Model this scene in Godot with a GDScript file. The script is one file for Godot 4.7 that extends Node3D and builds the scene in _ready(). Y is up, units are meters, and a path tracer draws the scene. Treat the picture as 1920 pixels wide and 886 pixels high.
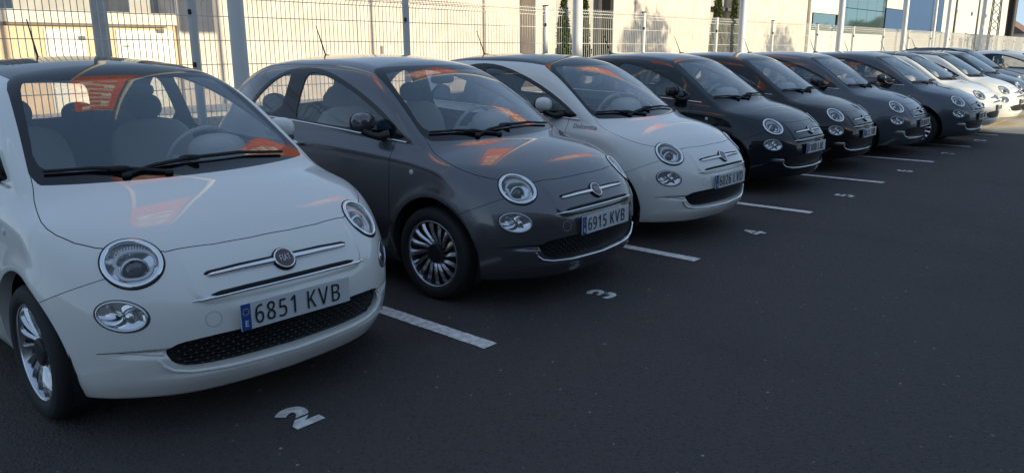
extends Node3D
# A row of small parked cars along a mesh fence with flagpoles, sunlit industrial buildings behind.

# ------------------------------------------------------------------ materials
var mats := {}

func lin(r: float, g: float, b: float) -> Color:
	return Color(r, g, b).linear_to_srgb()

func mat(called: String, c: Color, rough := 0.6, metal := 0.0, coat := 0.0) -> StandardMaterial3D:
	var m := StandardMaterial3D.new()
	m.resource_name = called
	m.albedo_color = c.linear_to_srgb()
	m.roughness = rough
	m.metallic = metal
	if coat > 0.0:
		m.clearcoat_enabled = true
		m.clearcoat = coat
		m.clearcoat_roughness = 0.03
	m.cull_mode = BaseMaterial3D.CULL_DISABLED
	mats[called] = m
	return m

func glass(called: String, c: Color, alpha: float) -> StandardMaterial3D:
	var m := mat(called, c, 0.02)
	m.albedo_color.a = alpha
	m.transparency = BaseMaterial3D.TRANSPARENCY_ALPHA
	return m

func noise_tex(sd: int, freq: float, lo: Color, hi: Color, size := 512, oct := 4) -> NoiseTexture2D:
	var n := FastNoiseLite.new()
	n.seed = sd
	n.frequency = freq
	n.fractal_octaves = oct
	var t := NoiseTexture2D.new()
	t.width = size
	t.height = size
	t.seamless = true
	t.noise = n
	var g := Gradient.new()
	g.colors = PackedColorArray([lo.linear_to_srgb(), hi.linear_to_srgb()])
	g.offsets = PackedFloat32Array([0.25, 0.75])
	t.color_ramp = g
	return t

func stucco(called: String, c: Color, sd: int, spread := 0.10, scale := 0.35, rough := 0.9) -> StandardMaterial3D:
	var m := mat(called, Color(1, 1, 1), rough)
	m.albedo_texture = noise_tex(sd, 0.012, c * (1.0 - spread), c * (1.0 + spread), 512, 5)
	m.uv1_triplanar = true
	m.uv1_world_triplanar = true
	m.uv1_scale = Vector3.ONE * scale
	return m

# ------------------------------------------------------------------ geometry collector
class Geo:
	var v := PackedVector3Array()
	var n := PackedVector3Array()

	func tri(a: Vector3, b: Vector3, c: Vector3, na: Vector3, nb: Vector3, nc: Vector3) -> void:
		var g := (b - a).cross(c - a)
		if g.length_squared() < 1e-16:
			return
		if g.dot(na + nb + nc) > 0.0:
			v.append_array(PackedVector3Array([a, c, b]))
			n.append_array(PackedVector3Array([na, nc, nb]))
		else:
			v.append_array(PackedVector3Array([a, b, c]))
			n.append_array(PackedVector3Array([na, nb, nc]))

	func flat(a: Vector3, b: Vector3, c: Vector3, out: Vector3) -> void:
		var g := (b - a).cross(c - a)
		if g.length_squared() < 1e-16:
			return
		g = g.normalized()
		if g.dot(out) < 0.0:
			g = -g
		tri(a, b, c, g, g, g)

	func quad(a: Vector3, b: Vector3, c: Vector3, d: Vector3, out: Vector3) -> void:
		flat(a, b, c, out)
		flat(a, c, d, out)

	func squad(a: Vector3, b: Vector3, c: Vector3, d: Vector3, na: Vector3, nb: Vector3, nc: Vector3, nd: Vector3) -> void:
		tri(a, b, c, na, nb, nc)
		tri(a, c, d, na, nc, nd)

	func box(c: Vector3, s: Vector3, bev := 0.0, bs := Basis.IDENTITY) -> void:
		var h := s * 0.5
		var b := minf(bev, minf(h.x, minf(h.y, h.z)) * 0.9)
		var ax := [Vector3(1, 0, 0), Vector3(0, 1, 0), Vector3(0, 0, 1)]
		for i in 3:
			for sg: float in [-1.0, 1.0]:
				var u: Vector3 = ax[(i + 1) % 3]
				var w: Vector3 = ax[(i + 2) % 3]
				var nn: Vector3 = ax[i] * sg
				var o: Vector3 = nn * h[i]
				var du: Vector3 = u * (h[(i + 1) % 3] - b)
				var dw: Vector3 = w * (h[(i + 2) % 3] - b)
				quad(c + bs * (o - du - dw), c + bs * (o + du - dw), c + bs * (o + du + dw), c + bs * (o - du + dw), bs * nn)
		if b <= 0.0:
			return
		for i in 3:
			var j := (i + 1) % 3
			var k := (i + 2) % 3
			for sj: float in [-1.0, 1.0]:
				for sk: float in [-1.0, 1.0]:
					var p1: Vector3 = ax[j] * sj * h[j] + ax[k] * sk * (h[k] - b)
					var p2: Vector3 = ax[j] * sj * (h[j] - b) + ax[k] * sk * h[k]
					var e: Vector3 = ax[i] * (h[i] - b)
					quad(c + bs * (p1 - e), c + bs * (p1 + e), c + bs * (p2 + e), c + bs * (p2 - e), bs * (ax[j] * sj + ax[k] * sk))
		for sx: float in [-1.0, 1.0]:
			for sy: float in [-1.0, 1.0]:
				for sz: float in [-1.0, 1.0]:
					flat(c + bs * Vector3(sx * h.x, sy * (h.y - b), sz * (h.z - b)), c + bs * Vector3(sx * (h.x - b), sy * h.y, sz * (h.z - b)), c + bs * Vector3(sx * (h.x - b), sy * (h.y - b), sz * h.z), bs * Vector3(sx, sy, sz))

	func tube(pts: PackedVector3Array, rad: PackedFloat32Array, sides := 8, closed := false, flatten := 1.0, up := Vector3.UP) -> void:
		# swept circle (flatten scales it along the second axis, near up)
		var m := pts.size()
		var rings: Array[PackedVector3Array] = []
		var norms: Array[PackedVector3Array] = []
		for i in m:
			var t: Vector3
			if closed:
				t = pts[(i + 1) % m] - pts[(i - 1 + m) % m]
			else:
				t = pts[mini(i + 1, m - 1)] - pts[maxi(i - 1, 0)]
			t = t.normalized()
			var a := t.cross(up)
			if a.length() < 0.05:
				a = t.cross(Vector3(0.3, 0.2, 1.0))
			a = a.normalized()
			var b := a.cross(t).normalized()
			var r: float = rad[mini(i, rad.size() - 1)]
			var ring := PackedVector3Array()
			var nr := PackedVector3Array()
			for k in sides:
				var an := TAU * k / sides + 0.3927
				ring.append(pts[i] + a * cos(an) * r + b * sin(an) * r * flatten)
				nr.append((a * cos(an) * flatten + b * sin(an)).normalized())
			rings.append(ring)
			norms.append(nr)
		var last := m if closed else m - 1
		for i in last:
			var j := (i + 1) % m
			for k in sides:
				var l := (k + 1) % sides
				squad(rings[i][k], rings[i][l], rings[j][l], rings[j][k], norms[i][k], norms[i][l], norms[j][l], norms[j][k])
		if not closed:
			for k in range(1, sides - 1):
				flat(rings[0][0], rings[0][k], rings[0][k + 1], pts[0] - pts[1])
				flat(rings[m - 1][0], rings[m - 1][k], rings[m - 1][k + 1], pts[m - 1] - pts[m - 2])

	func rod(a: Vector3, b: Vector3, r: float, sides := 6, r2 := -1.0) -> void:
		tube(PackedVector3Array([a, b]), PackedFloat32Array([r, r if r2 < 0.0 else r2]), sides)

	func lathe(profile: PackedVector2Array, at: Transform3D, seg := 40) -> void:
		# profile: (radius, along local z)
		var m := profile.size()
		var pn: Array[Vector2] = []
		for i in m:
			var t := profile[mini(i + 1, m - 1)] - profile[maxi(i - 1, 0)]
			pn.append(Vector2(t.y, -t.x).normalized())
		for k in seg:
			var a0 := TAU * k / seg
			var a1 := TAU * (k + 1) / seg
			var d0 := Vector3(cos(a0), sin(a0), 0)
			var d1 := Vector3(cos(a1), sin(a1), 0)
			var z := Vector3(0, 0, 1)
			for i in m - 1:
				var p := profile[i]
				var q := profile[i + 1]
				squad(at * (d0 * p.x + z * p.y), at * (d1 * p.x + z * p.y), at * (d1 * q.x + z * q.y), at * (d0 * q.x + z * q.y),
					at.basis * (d0 * pn[i].x + z * pn[i].y), at.basis * (d1 * pn[i].x + z * pn[i].y), at.basis * (d1 * pn[i + 1].x + z * pn[i + 1].y), at.basis * (d0 * pn[i + 1].x + z * pn[i + 1].y))

	func blob(c: Vector3, s: Vector3, e1 := 1.0, e2 := 1.0, bs := Basis.IDENTITY, nu := 20, nv := 12) -> void:
		# superellipsoid, half sizes s; e < 1 squarer
		var grid: Array[PackedVector3Array] = []
		var gn: Array[PackedVector3Array] = []
		for j in nv + 1:
			var ph := -PI / 2 + PI * j / nv
			var row := PackedVector3Array()
			var rn := PackedVector3Array()
			for i in nu + 1:
				var th := TAU * i / nu
				var cp := Geo.sp(cos(ph), e1)
				var p := Vector3(cp * Geo.sp(cos(th), e2), Geo.sp(sin(ph), e1), cp * Geo.sp(sin(th), e2))
				var cn := Geo.sp(cos(ph), 2.0 - e1)
				var q := Vector3(cn * Geo.sp(cos(th), 2.0 - e2) / s.x, Geo.sp(sin(ph), 2.0 - e1) / s.y, cn * Geo.sp(sin(th), 2.0 - e2) / s.z)
				row.append(c + bs * (p * s))
				rn.append((bs * q).normalized())
			grid.append(row)
			gn.append(rn)
		for j in nv:
			for i in nu:
				squad(grid[j][i], grid[j][i + 1], grid[j + 1][i + 1], grid[j + 1][i], gn[j][i], gn[j][i + 1], gn[j + 1][i + 1], gn[j + 1][i])

	static func sp(x: float, e: float) -> float:
		return signf(x) * pow(absf(x), e)

	func grid_patch(g: Array) -> void:
		# rows of points, smooth normals from neighbours
		var h := g.size()
		var w: int = g[0].size()
		var nn := []
		for j in h:
			var r := PackedVector3Array()
			for i in w:
				var du: Vector3 = g[j][mini(i + 1, w - 1)] - g[j][maxi(i - 1, 0)]
				var dv: Vector3 = g[mini(j + 1, h - 1)][i] - g[maxi(j - 1, 0)][i]
				var c := du.cross(dv)
				r.append(c.normalized() if c.length() > 1e-12 else Vector3.UP)
			nn.append(r)
		for j in h - 1:
			for i in w - 1:
				squad(g[j][i], g[j][i + 1], g[j + 1][i + 1], g[j + 1][i], nn[j][i], nn[j][i + 1], nn[j + 1][i + 1], nn[j + 1][i])

	func mirrored() -> Geo:
		var o := Geo.new()
		for i in range(0, v.size(), 3):
			for k: int in [0, 2, 1]:
				o.v.append(Vector3(v[i + k].x, v[i + k].y, -v[i + k].z))
				o.n.append(Vector3(n[i + k].x, n[i + k].y, -n[i + k].z))
		return o

	func both() -> Geo:
		var o := mirrored()
		v.append_array(o.v)
		n.append_array(o.n)
		return self

	func mesh() -> ArrayMesh:
		var arr := []
		arr.resize(Mesh.ARRAY_MAX)
		arr[Mesh.ARRAY_VERTEX] = v
		arr[Mesh.ARRAY_NORMAL] = n
		var m := ArrayMesh.new()
		m.add_surface_from_arrays(Mesh.PRIMITIVE_TRIANGLES, arr)
		return m

# ------------------------------------------------------------------ nodes
var used := {}

func numbered(called: String) -> String:
	var k: int = used.get(called, 0)
	used[called] = k + 1
	return called if k == 0 else "%s_%03d" % [called, k]

func part(called: String, mesh: Mesh, m: Material, parent: Node3D) -> MeshInstance3D:
	var o := MeshInstance3D.new()
	o.mesh = mesh
	o.material_override = m
	var nm := called
	var k := 0
	while parent.has_node(nm):
		k += 1
		nm = "%s_%03d" % [called, k]
	o.name = nm
	parent.add_child(o, true)
	return o

func group_part(called: String, parent: Node3D) -> Node3D:
	var o := Node3D.new()
	var nm := called
	var k := 0
	while parent.has_node(nm):
		k += 1
		nm = "%s_%03d" % [called, k]
	o.name = nm
	parent.add_child(o, true)
	return o

func tag(o: Node3D, label: String, category: String, group := "") -> Node3D:
	o.set_meta("label", label)
	o.set_meta("category", category)
	if group:
		o.set_meta("group", group)
	return o

func thing(called: String, at: Vector3, turn := 0.0) -> Node3D:
	var o := Node3D.new()
	o.name = numbered(called)
	add_child(o)
	o.position = at
	o.rotation.y = turn
	return o

func structure(called: String, mesh: Mesh, m: Material) -> MeshInstance3D:
	var o := part(numbered(called), mesh, m, self)
	o.set_meta("kind", "structure")
	return o

func text_mesh(txt: String, em: float, font: String, weight := 400, depth := 0.002, italic := false) -> TextMesh:
	var f := SystemFont.new()
	f.font_names = PackedStringArray([font])
	f.font_weight = weight
	f.font_italic = italic
	var t := TextMesh.new()
	t.font = f
	t.text = txt
	t.font_size = 64
	t.pixel_size = em / 64.0
	t.depth = depth
	t.curve_step = 1.0
	return t

# ------------------------------------------------------------------ the body of the car as a distance field
# car frame: x forward from the front axle, y up, z to the car's right
class Lut:
	var t := PackedFloat32Array()
	var x0 := 0.0
	var inv := 1.0
	var last := 0

	func _init(pts: Array, a: float, b: float, step := 0.002, blur := 6) -> void:
		x0 = a
		inv = 1.0 / step
		var cnt := int((b - a) / step) + 1
		var xs := PackedFloat32Array()
		var ys := PackedFloat32Array()
		for p: Array in pts:
			xs.append(p[0])
			ys.append(p[1])
		var m := PackedFloat32Array()
		var k := xs.size()
		for i in k:
			if i == 0:
				m.append((ys[1] - ys[0]) / (xs[1] - xs[0]))
			elif i == k - 1:
				m.append((ys[i] - ys[i - 1]) / (xs[i] - xs[i - 1]))
			else:
				var ha := xs[i] - xs[i - 1]
				var hb := xs[i + 1] - xs[i]
				m.append(((ys[i] - ys[i - 1]) / ha * hb + (ys[i + 1] - ys[i]) / hb * ha) / (ha + hb))
		var seg := 0
		for c in cnt:
			var x := a + c * step
			if x <= xs[0]:
				t.append(ys[0] + m[0] * (x - xs[0]))
				continue
			if x >= xs[k - 1]:
				t.append(ys[k - 1] + m[k - 1] * (x - xs[k - 1]))
				continue
			while x > xs[seg + 1]:
				seg += 1
			var h := xs[seg + 1] - xs[seg]
			var s := (x - xs[seg]) / h
			var s2 := s * s
			var s3 := s2 * s
			t.append((2 * s3 - 3 * s2 + 1) * ys[seg] + (s3 - 2 * s2 + s) * h * m[seg] + (-2 * s3 + 3 * s2) * ys[seg + 1] + (s3 - s2) * h * m[seg + 1])
		for pass_ in 3:
			var o := t.duplicate()
			for c in range(blur, cnt - blur):
				var sum := 0.0
				for d in range(-blur, blur + 1):
					sum += t[c + d]
				o[c] = sum / (2 * blur + 1)
			t = o
		last = cnt - 2

	func at(x: float) -> float:
		var f := (x - x0) * inv
		var i := clampi(int(f), 0, last)
		return t[i] + (t[i + 1] - t[i]) * (f - i)

var PLAN: Lut
var INSET: Lut
var HOOD: Lut
var NOSE: Lut
var ROOF: Lut
var WS: Lut
var GP: Lut
var GS: Lut
var REAR: Lut

func make_luts() -> void:
	PLAN = Lut.new([[-2.9, .60], [-2.75, .69], [-2.55, .765], [-2.3, .80], [-1.9, .8135], [-1.2, .8135], [-.6, .808], [-.2, .80], [0, .798], [.2, .80], [.35, .787], [.5, .757], [.65, .69], [.8, .58]], -3.0, 0.95)
	INSET = Lut.new([[.12, .10], [.2, .045], [.3, .018], [.45, .002], [.58, 0.0], [.68, .006], [.78, .018], [.86, .033], [.93, .058], [1.0, .11], [1.2, .3]], 0.0, 1.6)
	HOOD = Lut.new([[-.6, 1.02], [-.3, 1.0], [-.1, .978], [.1, .940], [.3, .883], [.42, .835], [.52, .785], [.6, .735], [.68, .672], [.75, .60]], -3.0, 0.95)
	NOSE = Lut.new([[.10, .60], [.18, .655], [.24, .70], [.30, .722], [.38, .735], [.46, .736], [.53, .727], [.60, .703], [.66, .672], [.72, .636], [.80, .58], [.9, .50], [1.1, .3]], 0.0, 1.6)
	ROOF = Lut.new([[-2.8, 1.20], [-2.5, 1.34], [-2.2, 1.438], [-1.9, 1.478], [-1.6, 1.487], [-1.3, 1.487], [-1.0, 1.468], [-.7, 1.42], [-.4, 1.345], [0, 1.22]], -3.0, 0.95)
	WS = Lut.new([[.8, .25], [.955, .03], [1.05, -.115], [1.2, -.345], [1.35, -.60], [1.42, -.73], [1.6, -1.10]], 0.0, 1.7)
	GP = Lut.new([[-2.8, -.19], [-2.5, -.11], [-2.2, -.035], [-1.8, -.004], [-1.3, 0], [-.8, -.002], [-.4, -.012], [0, -.04]], -3.0, 0.95)
	GS = Lut.new([[.7, .765], [.9, .742], [1.0, .718], [1.1, .685], [1.2, .65], [1.3, .609], [1.4, .56], [1.55, .47]], 0.0, 1.7)
	REAR = Lut.new([[.1, 2.66], [.25, 2.76], [.4, 2.83], [.55, 2.84], [.7, 2.825], [.85, 2.79], [1.0, 2.73], [1.15, 2.63], [1.3, 2.50], [1.42, 2.36], [1.6, 2.2]], 0.0, 1.7)

func smax(a: float, b: float, k: float) -> float:
	var h := maxf(k - absf(a - b), 0.0) / k
	return maxf(a, b) + h * h * k * 0.25

func smin(a: float, b: float, k: float) -> float:
	var h := maxf(k - absf(a - b), 0.0) / k
	return minf(a, b) - h * h * k * 0.25

func sdf(x: float, y: float, zz: float) -> float:
	var z := absf(zz)
	var zc := minf(z, 0.85)
	var lo := 9.0
	if y < 1.25:
		var b := 0.0
		if z > 0.5 and y < 0.85:
			var dy := y - 0.305
			var r := sqrt((x - 0.015) * (x - 0.015) + dy * dy)
			var e := (r - 0.355) / 0.045
			if absf(e) < 2.6:
				b += 0.014 * exp(-e * e)
			r = sqrt((x + 2.285) * (x + 2.285) + dy * dy)
			e = (r - 0.355) / 0.045
			if absf(e) < 2.6:
				b += 0.014 * exp(-e * e)
		var side := (z - (PLAN.at(x) - INSET.at(y) + b)) * 0.95
		lo = side
		if x > -1.0:
			var z2 := z * z
			var top := (y - (HOOD.at(x) - 0.13 * z2 - 0.08 * z2 * z2)) * 0.9
			var nose := NOSE.at(y) + 0.015 - 0.86 * pow(zc, 3.5) - 0.06 * zc
			if x > 0.25 and z < 0.8:
				# raised nose with the chrome strip, shallow scoops beside the lower grille, lip under it
				var qx := z - 0.335
				var qy := 0.615 - y
				var cx := maxf(qx, 0.0)
				var cy := maxf(qy, 0.0)
				var sd := sqrt(cx * cx + cy * cy) + minf(maxf(qx, qy), 0.0) - 0.06
				nose += 0.014 * (1.0 - smoothstep(-0.012, 0.012, sd)) * (1.0 - smoothstep(0.69, 0.78, y))
				if z > 0.46 and y > 0.33 and y < 0.41:
					var t := (z - 0.50) / 0.19
					var w := smoothstep(0.46, 0.50, z) * (1.0 - smoothstep(0.55, 0.70, z))
					nose -= 0.020 * w * smoothstep(0.35 + 0.012 * t, 0.385 - 0.004 * t, y) * (1.0 - smoothstep(0.388 - 0.004 * t, 0.398 - 0.004 * t, y))
				nose += 0.012 * (1.0 - smoothstep(0.262, 0.29, y)) * (1.0 - smoothstep(0.40, 0.62, z))
			var front := (x - nose) * 0.7
			lo = smax(smax(front, top, 0.10), side, 0.065)
		else:
			lo = smax((y - HOOD.at(x) + 0.13 * z * z + 0.08 * z * z * z * z) * 0.9, side, 0.065)
			var rear := (-x - (REAR.at(y) - 0.30 * zc * zc * zc - 0.05 * zc)) * 0.8
			lo = smax(lo, rear, 0.12)
		lo = smax(lo, 0.17 - y, 0.02)
	if y < 0.72:
		return lo
	var ws := (x - (WS.at(y) - 0.40 * z * z)) * 0.53
	var roof := (y - (ROOF.at(x) - 0.20 * z * z)) * 0.95
	var gs := (z - (GS.at(y) + GP.at(x))) * 0.92
	var rr := (-x - (REAR.at(y) - 0.30 * zc * zc * zc - 0.05 * zc)) * 0.8
	var g := smax(smax(roof, gs, 0.11), smax(ws, rr, 0.02), 0.035)
	g = smax(g, 0.80 - y, 0.02)
	return smin(lo, g, 0.035)

func grad(p: Vector3, e := 0.004) -> Vector3:
	return Vector3(sdf(p.x + e, p.y, p.z) - sdf(p.x - e, p.y, p.z), sdf(p.x, p.y + e, p.z) - sdf(p.x, p.y - e, p.z), sdf(p.x, p.y, p.z + e) - sdf(p.x, p.y, p.z - e)) / (2.0 * e)

func front_x(y: float, z: float) -> float:
	# x of the nose at that height and width
	var a := 0.0
	var b := 0.9
	for i in 22:
		var m := (a + b) * 0.5
		if sdf(m, y, z) < 0.0:
			a = m
		else:
			b = m
	return a

func side_z(x: float, y: float) -> float:
	var a := 0.2
	var b := 1.0
	for i in 22:
		var m := (a + b) * 0.5
		if sdf(x, y, m) < 0.0:
			a = m
		else:
			b = m
	return a

# ------------------------------------------------------------------ half-body mesh, clipped into panels
var P := PackedVector3Array()
var N := PackedVector3Array()
var cut_segs := PackedInt32Array()

func mesh_body() -> PackedInt32Array:
	var h := 0.016
	var bx := 4
	var o := Vector3(-2.92, 0.13, -0.5 * h)
	var nb := Vector3i(59, 22, 15)
	var gn := Vector3i(nb.x * bx + 1, nb.y * bx + 1, nb.z * bx + 1)
	var val := PackedFloat32Array()
	val.resize(gn.x * gn.y * gn.z)
	val.fill(NAN)
	var sy := gn.x
	var sz := gn.x * gn.y
	var active: Array[Vector3i] = []
	var half := h * bx * 0.5
	for bk in nb.z:
		for bj in nb.y:
			for bi in nb.x:
				var c := o + Vector3(bi, bj, bk) * (h * bx) + Vector3.ONE * half
				if absf(sdf(c.x, c.y, c.z)) > half * 3.0:
					continue
				active.append(Vector3i(bi, bj, bk))
				for k in bx + 1:
					for j in bx + 1:
						var base := (bi * bx) + (bj * bx + j) * sy + (bk * bx + k) * sz
						for i in bx + 1:
							if is_nan(val[base + i]):
								val[base + i] = sdf(o.x + (bi * bx + i) * h, o.y + (bj * bx + j) * h, o.z + (bk * bx + k) * h)
	var vid := PackedInt32Array()
	vid.resize(val.size())
	vid.fill(-1)
	var off := PackedInt32Array([0, 1, sy, sy + 1, sz, sz + 1, sz + sy, sz + sy + 1])
	var edges := PackedInt32Array([0, 1, 2, 3, 4, 5, 6, 7, 0, 2, 1, 3, 4, 6, 5, 7, 0, 4, 1, 5, 2, 6, 3, 7])
	for bl in active:
		for k in bx:
			for j in bx:
				for i in bx:
					var id := bl.x * bx + i + (bl.y * bx + j) * sy + (bl.z * bx + k) * sz
					var neg := 0
					for c in 8:
						if val[id + off[c]] < 0.0:
							neg += 1
					if neg == 0 or neg == 8:
						continue
					var acc := Vector3.ZERO
					var cnt := 0
					for e in 12:
						var ca := edges[e * 2]
						var cb := edges[e * 2 + 1]
						var va := val[id + off[ca]]
						var vb := val[id + off[cb]]
						if (va < 0.0) != (vb < 0.0):
							var t := va / (va - vb)
							acc += Vector3(ca & 1, (ca >> 1) & 1, ca >> 2).lerp(Vector3(cb & 1, (cb >> 1) & 1, cb >> 2), t)
							cnt += 1
					var p := o + (Vector3(bl.x * bx + i, bl.y * bx + j, bl.z * bx + k) + acc / cnt) * h
					for it in 2:
						var g := grad(p)
						p -= g * (sdf(p.x, p.y, p.z) / maxf(g.length_squared(), 0.05))
					if bl.z == 0 and k == 0:
						p.z = 0.0
					var gg := grad(p)
					if p.z == 0.0:
						gg.z = 0.0
					vid[id] = P.size()
					P.append(p)
					N.append(gg.normalized())
	var tris := PackedInt32Array()
	for bl in active:
		for k in bx:
			for j in bx:
				for i in bx:
					var gi := bl.x * bx + i
					var gj := bl.y * bx + j
					var gk := bl.z * bx + k
					var id := gi + gj * sy + gk * sz
					var s0 := val[id] < 0.0
					if gj > 0 and gk > 0 and s0 != (val[id + 1] < 0.0):
						quad_tris(tris, vid[id - sy - sz], vid[id - sz], vid[id], vid[id - sy])
					if gi > 0 and gk > 0 and s0 != (val[id + sy] < 0.0):
						quad_tris(tris, vid[id - 1 - sz], vid[id - sz], vid[id], vid[id - 1])
					if gi > 0 and gj > 0 and s0 != (val[id + sz] < 0.0):
						quad_tris(tris, vid[id - 1 - sy], vid[id - sy], vid[id], vid[id - 1])
	return tris

func quad_tris(t: PackedInt32Array, a: int, b: int, c: int, d: int) -> void:
	if a < 0 or b < 0 or c < 0 or d < 0:
		return
	if P[a].distance_squared_to(P[c]) < P[b].distance_squared_to(P[d]):
		t.append_array(PackedInt32Array([a, b, c, a, c, d]))
	else:
		t.append_array(PackedInt32Array([a, b, d, b, c, d]))

func refine(tris: PackedInt32Array, xmin: float) -> PackedInt32Array:
	var out := PackedInt32Array()
	var mid := {}
	for t in range(0, tris.size(), 3):
		var q := [tris[t], tris[t + 1], tris[t + 2]]
		if maxf(P[q[0]].x, maxf(P[q[1]].x, P[q[2]].x)) < xmin or maxf(P[q[0]].y, maxf(P[q[1]].y, P[q[2]].y)) < 0.2:
			out.append_array(PackedInt32Array(q))
			continue
		var m := [0, 0, 0]
		for e in 3:
			var a: int = q[e]
			var b: int = q[(e + 1) % 3]
			var key := mini(a, b) * 4000000 + maxi(a, b)
			if not mid.has(key):
				var p := (P[a] + P[b]) * 0.5
				var g := grad(p)
				p -= g * (sdf(p.x, p.y, p.z) / maxf(g.length_squared(), 0.05))
				if P[a].z == 0.0 and P[b].z == 0.0:
					p.z = 0.0
				g = grad(p)
				if p.z == 0.0:
					g.z = 0.0
				mid[key] = P.size()
				P.append(p)
				N.append(g.normalized())
			m[e] = mid[key]
		out.append_array(PackedInt32Array([q[0], m[0], m[2], m[0], q[1], m[1], m[2], m[1], q[2], m[0], m[1], m[2]]))
	return out

func split(tris: PackedInt32Array, f: Callable, segs := false) -> Array:
	# [inside (f < 0), outside]; with segs, the cut edges go to cut_segs
	var d := PackedFloat32Array()
	d.resize(P.size())
	d.fill(NAN)
	var ins := PackedInt32Array()
	var outs := PackedInt32Array()
	var cache := {}
	for t in range(0, tris.size(), 3):
		var id := [tris[t], tris[t + 1], tris[t + 2]]
		var cnt := 0
		for k in 3:
			var i: int = id[k]
			if is_nan(d[i]):
				var v: float = f.call(P[i])
				d[i] = v if absf(v) > 1e-5 else 1e-5
			if d[i] < 0.0:
				cnt += 1
		if cnt == 3:
			ins.append_array(PackedInt32Array(id))
		elif cnt == 0:
			outs.append_array(PackedInt32Array(id))
		else:
			# rotate so that the lone vertex comes first
			var lone_neg := cnt == 1
			var r := 0
			for k in 3:
				if (d[id[k]] < 0.0) == lone_neg:
					r = k
			var a: int = id[r]
			var b: int = id[(r + 1) % 3]
			var c: int = id[(r + 2) % 3]
			var ab := cut(cache, d, a, b)
			var ac := cut(cache, d, a, c)
			var lone := PackedInt32Array([a, ab, ac])
			var rest := PackedInt32Array([ab, b, c, ab, c, ac])
			if lone_neg:
				ins.append_array(lone)
				outs.append_array(rest)
			else:
				outs.append_array(lone)
				ins.append_array(rest)
			if segs:
				cut_segs.append(ab)
				cut_segs.append(ac)
	return [ins, outs]

func cut(cache: Dictionary, d: PackedFloat32Array, a: int, b: int) -> int:
	var key := mini(a, b) * 4000000 + maxi(a, b)
	if cache.has(key):
		return cache[key]
	var t := d[a] / (d[a] - d[b])
	var id := P.size()
	P.append(P[a].lerp(P[b], t))
	N.append(N[a].lerp(N[b], t).normalized())
	cache[key] = id
	return id

func commit(tris: PackedInt32Array, side := 0, off := 0.0, flip := false) -> ArrayMesh:
	# side 0 both halves, 1 the right one, -1 the left one
	var map := PackedInt32Array()
	map.resize(P.size())
	map.fill(-1)
	var v := PackedVector3Array()
	var n := PackedVector3Array()
	var ix := PackedInt32Array()
	for i in tris:
		if map[i] < 0:
			map[i] = v.size()
			v.append(P[i] + N[i] * off)
			n.append(-N[i] if flip else N[i])
	for t in range(0, tris.size(), 3):
		var a := tris[t]
		var b := tris[t + 1]
		var c := tris[t + 2]
		var g := (P[b] - P[a]).cross(P[c] - P[a])
		if g.length_squared() < 1e-18:
			continue
		if (g.dot(N[a] + N[b] + N[c]) > 0.0) != flip:
			ix.append_array(PackedInt32Array([map[a], map[c], map[b]]))
		else:
			ix.append_array(PackedInt32Array([map[a], map[b], map[c]]))
	var rv := PackedVector3Array()
	var rn := PackedVector3Array()
	var ri := PackedInt32Array()
	if side >= 0:
		rv = v.duplicate()
		rn = n.duplicate()
		ri = ix.duplicate()
	if side <= 0:
		var base := rv.size()
		for i in v.size():
			rv.append(Vector3(v[i].x, v[i].y, -v[i].z))
			rn.append(Vector3(n[i].x, n[i].y, -n[i].z))
		for t in range(0, ix.size(), 3):
			ri.append_array(PackedInt32Array([base + ix[t], base + ix[t + 2], base + ix[t + 1]]))
	var arr := []
	arr.resize(Mesh.ARRAY_MAX)
	arr[Mesh.ARRAY_VERTEX] = rv
	arr[Mesh.ARRAY_NORMAL] = rn
	arr[Mesh.ARRAY_INDEX] = ri
	var m := ArrayMesh.new()
	m.add_surface_from_arrays(Mesh.PRIMITIVE_TRIANGLES, arr)
	return m

func pane(tris: PackedInt32Array, side := 0, off := 0.0) -> ArrayMesh:
	# a sheet of glass: outer and inner face
	var m := commit(tris, side, off)
	var b := commit(tris, side, off - 0.005, true)
	var a := m.surface_get_arrays(0)
	var c := b.surface_get_arrays(0)
	var ix: PackedInt32Array = a[Mesh.ARRAY_INDEX]
	var k: int = (a[Mesh.ARRAY_VERTEX] as PackedVector3Array).size()
	for i: int in c[Mesh.ARRAY_INDEX]:
		ix.append(i + k)
	var v: PackedVector3Array = a[Mesh.ARRAY_VERTEX]
	v.append_array(c[Mesh.ARRAY_VERTEX])
	var n: PackedVector3Array = a[Mesh.ARRAY_NORMAL]
	n.append_array(c[Mesh.ARRAY_NORMAL])
	var arr := []
	arr.resize(Mesh.ARRAY_MAX)
	arr[Mesh.ARRAY_VERTEX] = v
	arr[Mesh.ARRAY_NORMAL] = n
	arr[Mesh.ARRAY_INDEX] = ix
	var o := ArrayMesh.new()
	o.add_surface_from_arrays(Mesh.PRIMITIVE_TRIANGLES, arr)
	return o

func skirt(dirn: Vector3, depth: float, whole := true) -> Geo:
	# walls going inwards from the cut edges (dirn zero: against the surface normal)
	var g := Geo.new()
	for s in range(0, cut_segs.size(), 2):
		var a := cut_segs[s]
		var b := cut_segs[s + 1]
		if not whole and P[a].z < 0.6:
			continue
		var da := dirn * depth if dirn != Vector3.ZERO else -N[a] * depth
		var db := dirn * depth if dirn != Vector3.ZERO else -N[b] * depth
		var nn := (P[b] - P[a]).cross(da)
		if nn.length_squared() < 1e-18:
			continue
		nn = nn.normalized()
		g.squad(P[a], P[b], P[b] + db, P[a] + da, nn, nn, nn, nn)
	cut_segs.clear()
	return g.both() if whole else g

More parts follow.
